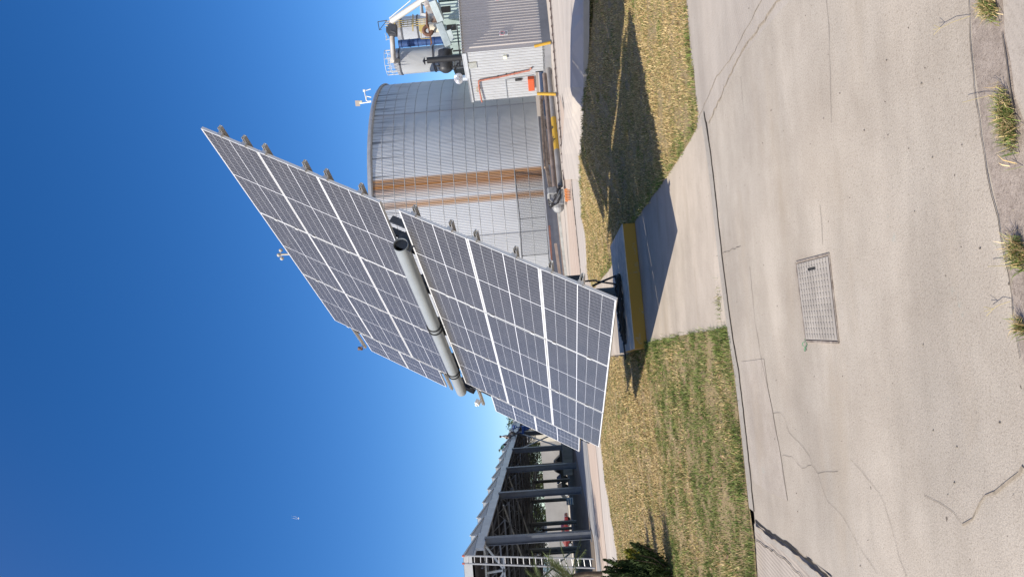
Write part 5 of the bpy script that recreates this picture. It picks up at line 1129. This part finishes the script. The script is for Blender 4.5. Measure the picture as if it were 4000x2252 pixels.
b.build('rail',blu,bm_)
b=MB(); b.obox(bp(2043,1676),R_,D_,Fw,.12,.38,.3); b.build('basket_floor',blu,bm_,bevel=.02)
b=MB(); b.bar(bp(2048,1672),bp(2070,1664),.35,.4); b.bar(bp(2070,1664),bp(2160,1630),.35,.4); b.build('boom',blu,bm_,bevel=.02)
b=MB(); q=bp(2260,1600,70); b.box((q.x-1.2,69,.0),(q.x+1.2,71,1.2)); b.bar(bp(2160,1630),V((q.x,70,1.1)),.35,.4); b.build('chassis',blu,bm_,bevel=.03)
# ================================================================== palm and shrubs at the left
def palm(x,y,h_,lab):
    t=thing('palm',lab,'palm tree',(x,y,0)); b=MB(); b.tube([(x,y,0),(x+.05,y,h_*.5),(x,y,h_)],[.12,.10,.09],12); b.build('trunk',bark,t,smooth=True)
    pm=mat('palm_leaf',(.05,.075,.025),.6,0,col2=(.13,.16,.06),vscale=2,spec=.3)
    for k in range(24):
        a=k*2.4; el=random.uniform(-.2,1.1); Lf=random.uniform(1.2,1.8); b=MB(); c=V((x,y,h_)); d=V((math.cos(a)*math.cos(el),math.sin(a)*math.cos(el),math.sin(el)))
        pts=[c+d*(Lf*s_)+V((0,0,-.35*s_*s_*Lf*.6)) for s_ in (0,.25,.5,.75,1)]; b.tube(pts,[.02,.016,.012,.008,.004],5)
        side=d.cross(V((0,0,1))).normalized()
        for j in range(26):
            s_=.25+.75*j/26; p=c+d*(Lf*s_)+V((0,0,-.35*s_*s_*Lf*.6))
            for q_ in (-1,1):
                tip=p+(side*q_*.8+d*.9+V((0,0,-.25+random.uniform(-.2,.2)))).normalized()*Lf*.38*(1.1-.6*s_)
                b.add([p-d*.014,p+d*.014,tip],[(0,1,2)])
        b.build('frond',pm,t)
pp=G(2340,2215); palm(-12.4,30.6,1.25,'low fan palm with spiky fronds in front of the carport ladder')
palm(-13.3,31.6,2.4,'taller palm cut by the left edge of the view beside the ladder')
def shrub(x,y,h_,r_,lab,cols_,n_=6500,leaf=.028):
    t=thing('shrub',lab,'shrub',(x,y,0),'conifer shrubs at the left edge of the lawn'); b=MB(); st_=MB()
    sm_=mat('shrub_leaf',cols_[0],.8,0,col2=cols_[1],vscale=3.5,thr=(.3,.7),spec=.2)
    tips=[]
    for k in range(26):
        a=random.uniform(0,6.28); rr=r_*math.sqrt(random.random())*.9; hh=h_*(1-.45*(rr/r_))*random.uniform(.5,1.15); tips.append((x+rr*math.cos(a),y+rr*math.sin(a),hh,a,rr)); st_.tube([(x+rr*.2*math.cos(a),y+rr*.2*math.sin(a),0),(x+rr*.8*math.cos(a),y+rr*.8*math.sin(a),hh*.5),(x+rr*math.cos(a),y+rr*math.sin(a),hh*.95)],[.012,.008,.003],5)
    st_.build('stem',bark,t)
    for k in range(n_):
        tx,ty,th_,a,rr=random.choice(tips); s_=random.random()**.6; wd=.075*(1-s_)+.008
        p=V((x+(tx-x)*(.25+.75*s_)+random.gauss(0,wd),y+(ty-y)*(.25+.75*s_)+random.gauss(0,wd),th_*(.08+.95*s_)))
        d1=V((random.gauss(0,.5),random.gauss(0,.5),1)).normalized()*leaf*random.uniform(.7,1.6); d2=d1.cross(V((random.gauss(0,1),random.gauss(0,1),.1))).normalized()*leaf*.33
        b.add([p-d1,p+d2,p+d1,p-d2],[(0,1,2,3)])
    b.build('foliage',sm_,t)
q=G(2560,2215); shrub(q.x-.1,q.y+.5,.70,.42,'yellow tipped golden conifer shrub lit at its upper left',((.10,.13,.02),(.42,.38,.04)))
q=G(2625,2225); shrub(q.x-.1,q.y,.85,.62,'dark green shrub in front of the golden one at the left edge',((.015,.03,.01),(.07,.10,.025)),9000)
q=G(2600,2300); shrub(q.x,q.y+.5,1.45,.42,'taller dark shrub mostly beyond the left edge',((.012,.025,.01),(.05,.08,.02)),7000)
# second tall shrub just outside the view, its pointed shadow reaches the lawn
# ================================================================== distant aircraft
ap=AT(1163,2022,4200)
t=thing('airplane','tiny airliner drawing two short white vapour trails in the blue sky','airplane',ap)
trail=mat('vapour',(.55,.6,.68),1)
d_=(AT(1145,2018,4200)-AT(1172,2024,4200)).normalized(); sd_=d_.cross(Fw).normalized()
b=MB(); b.tube([ap-d_*10,ap+d_*3],[1.,1.],8); b.obox(ap-d_*4,sd_,d_,Fw,6,1.5,.4); b.build('fuselage',wpaint,t)
for s_ in (-1,1): b=MB(); b.tube([ap+sd_*s_*5+d_*4,ap+sd_*s_*6+d_*20,ap+sd_*s_*6+d_*38],[.9,.8,.2],8); b.build('vapour_trail',trail,t)
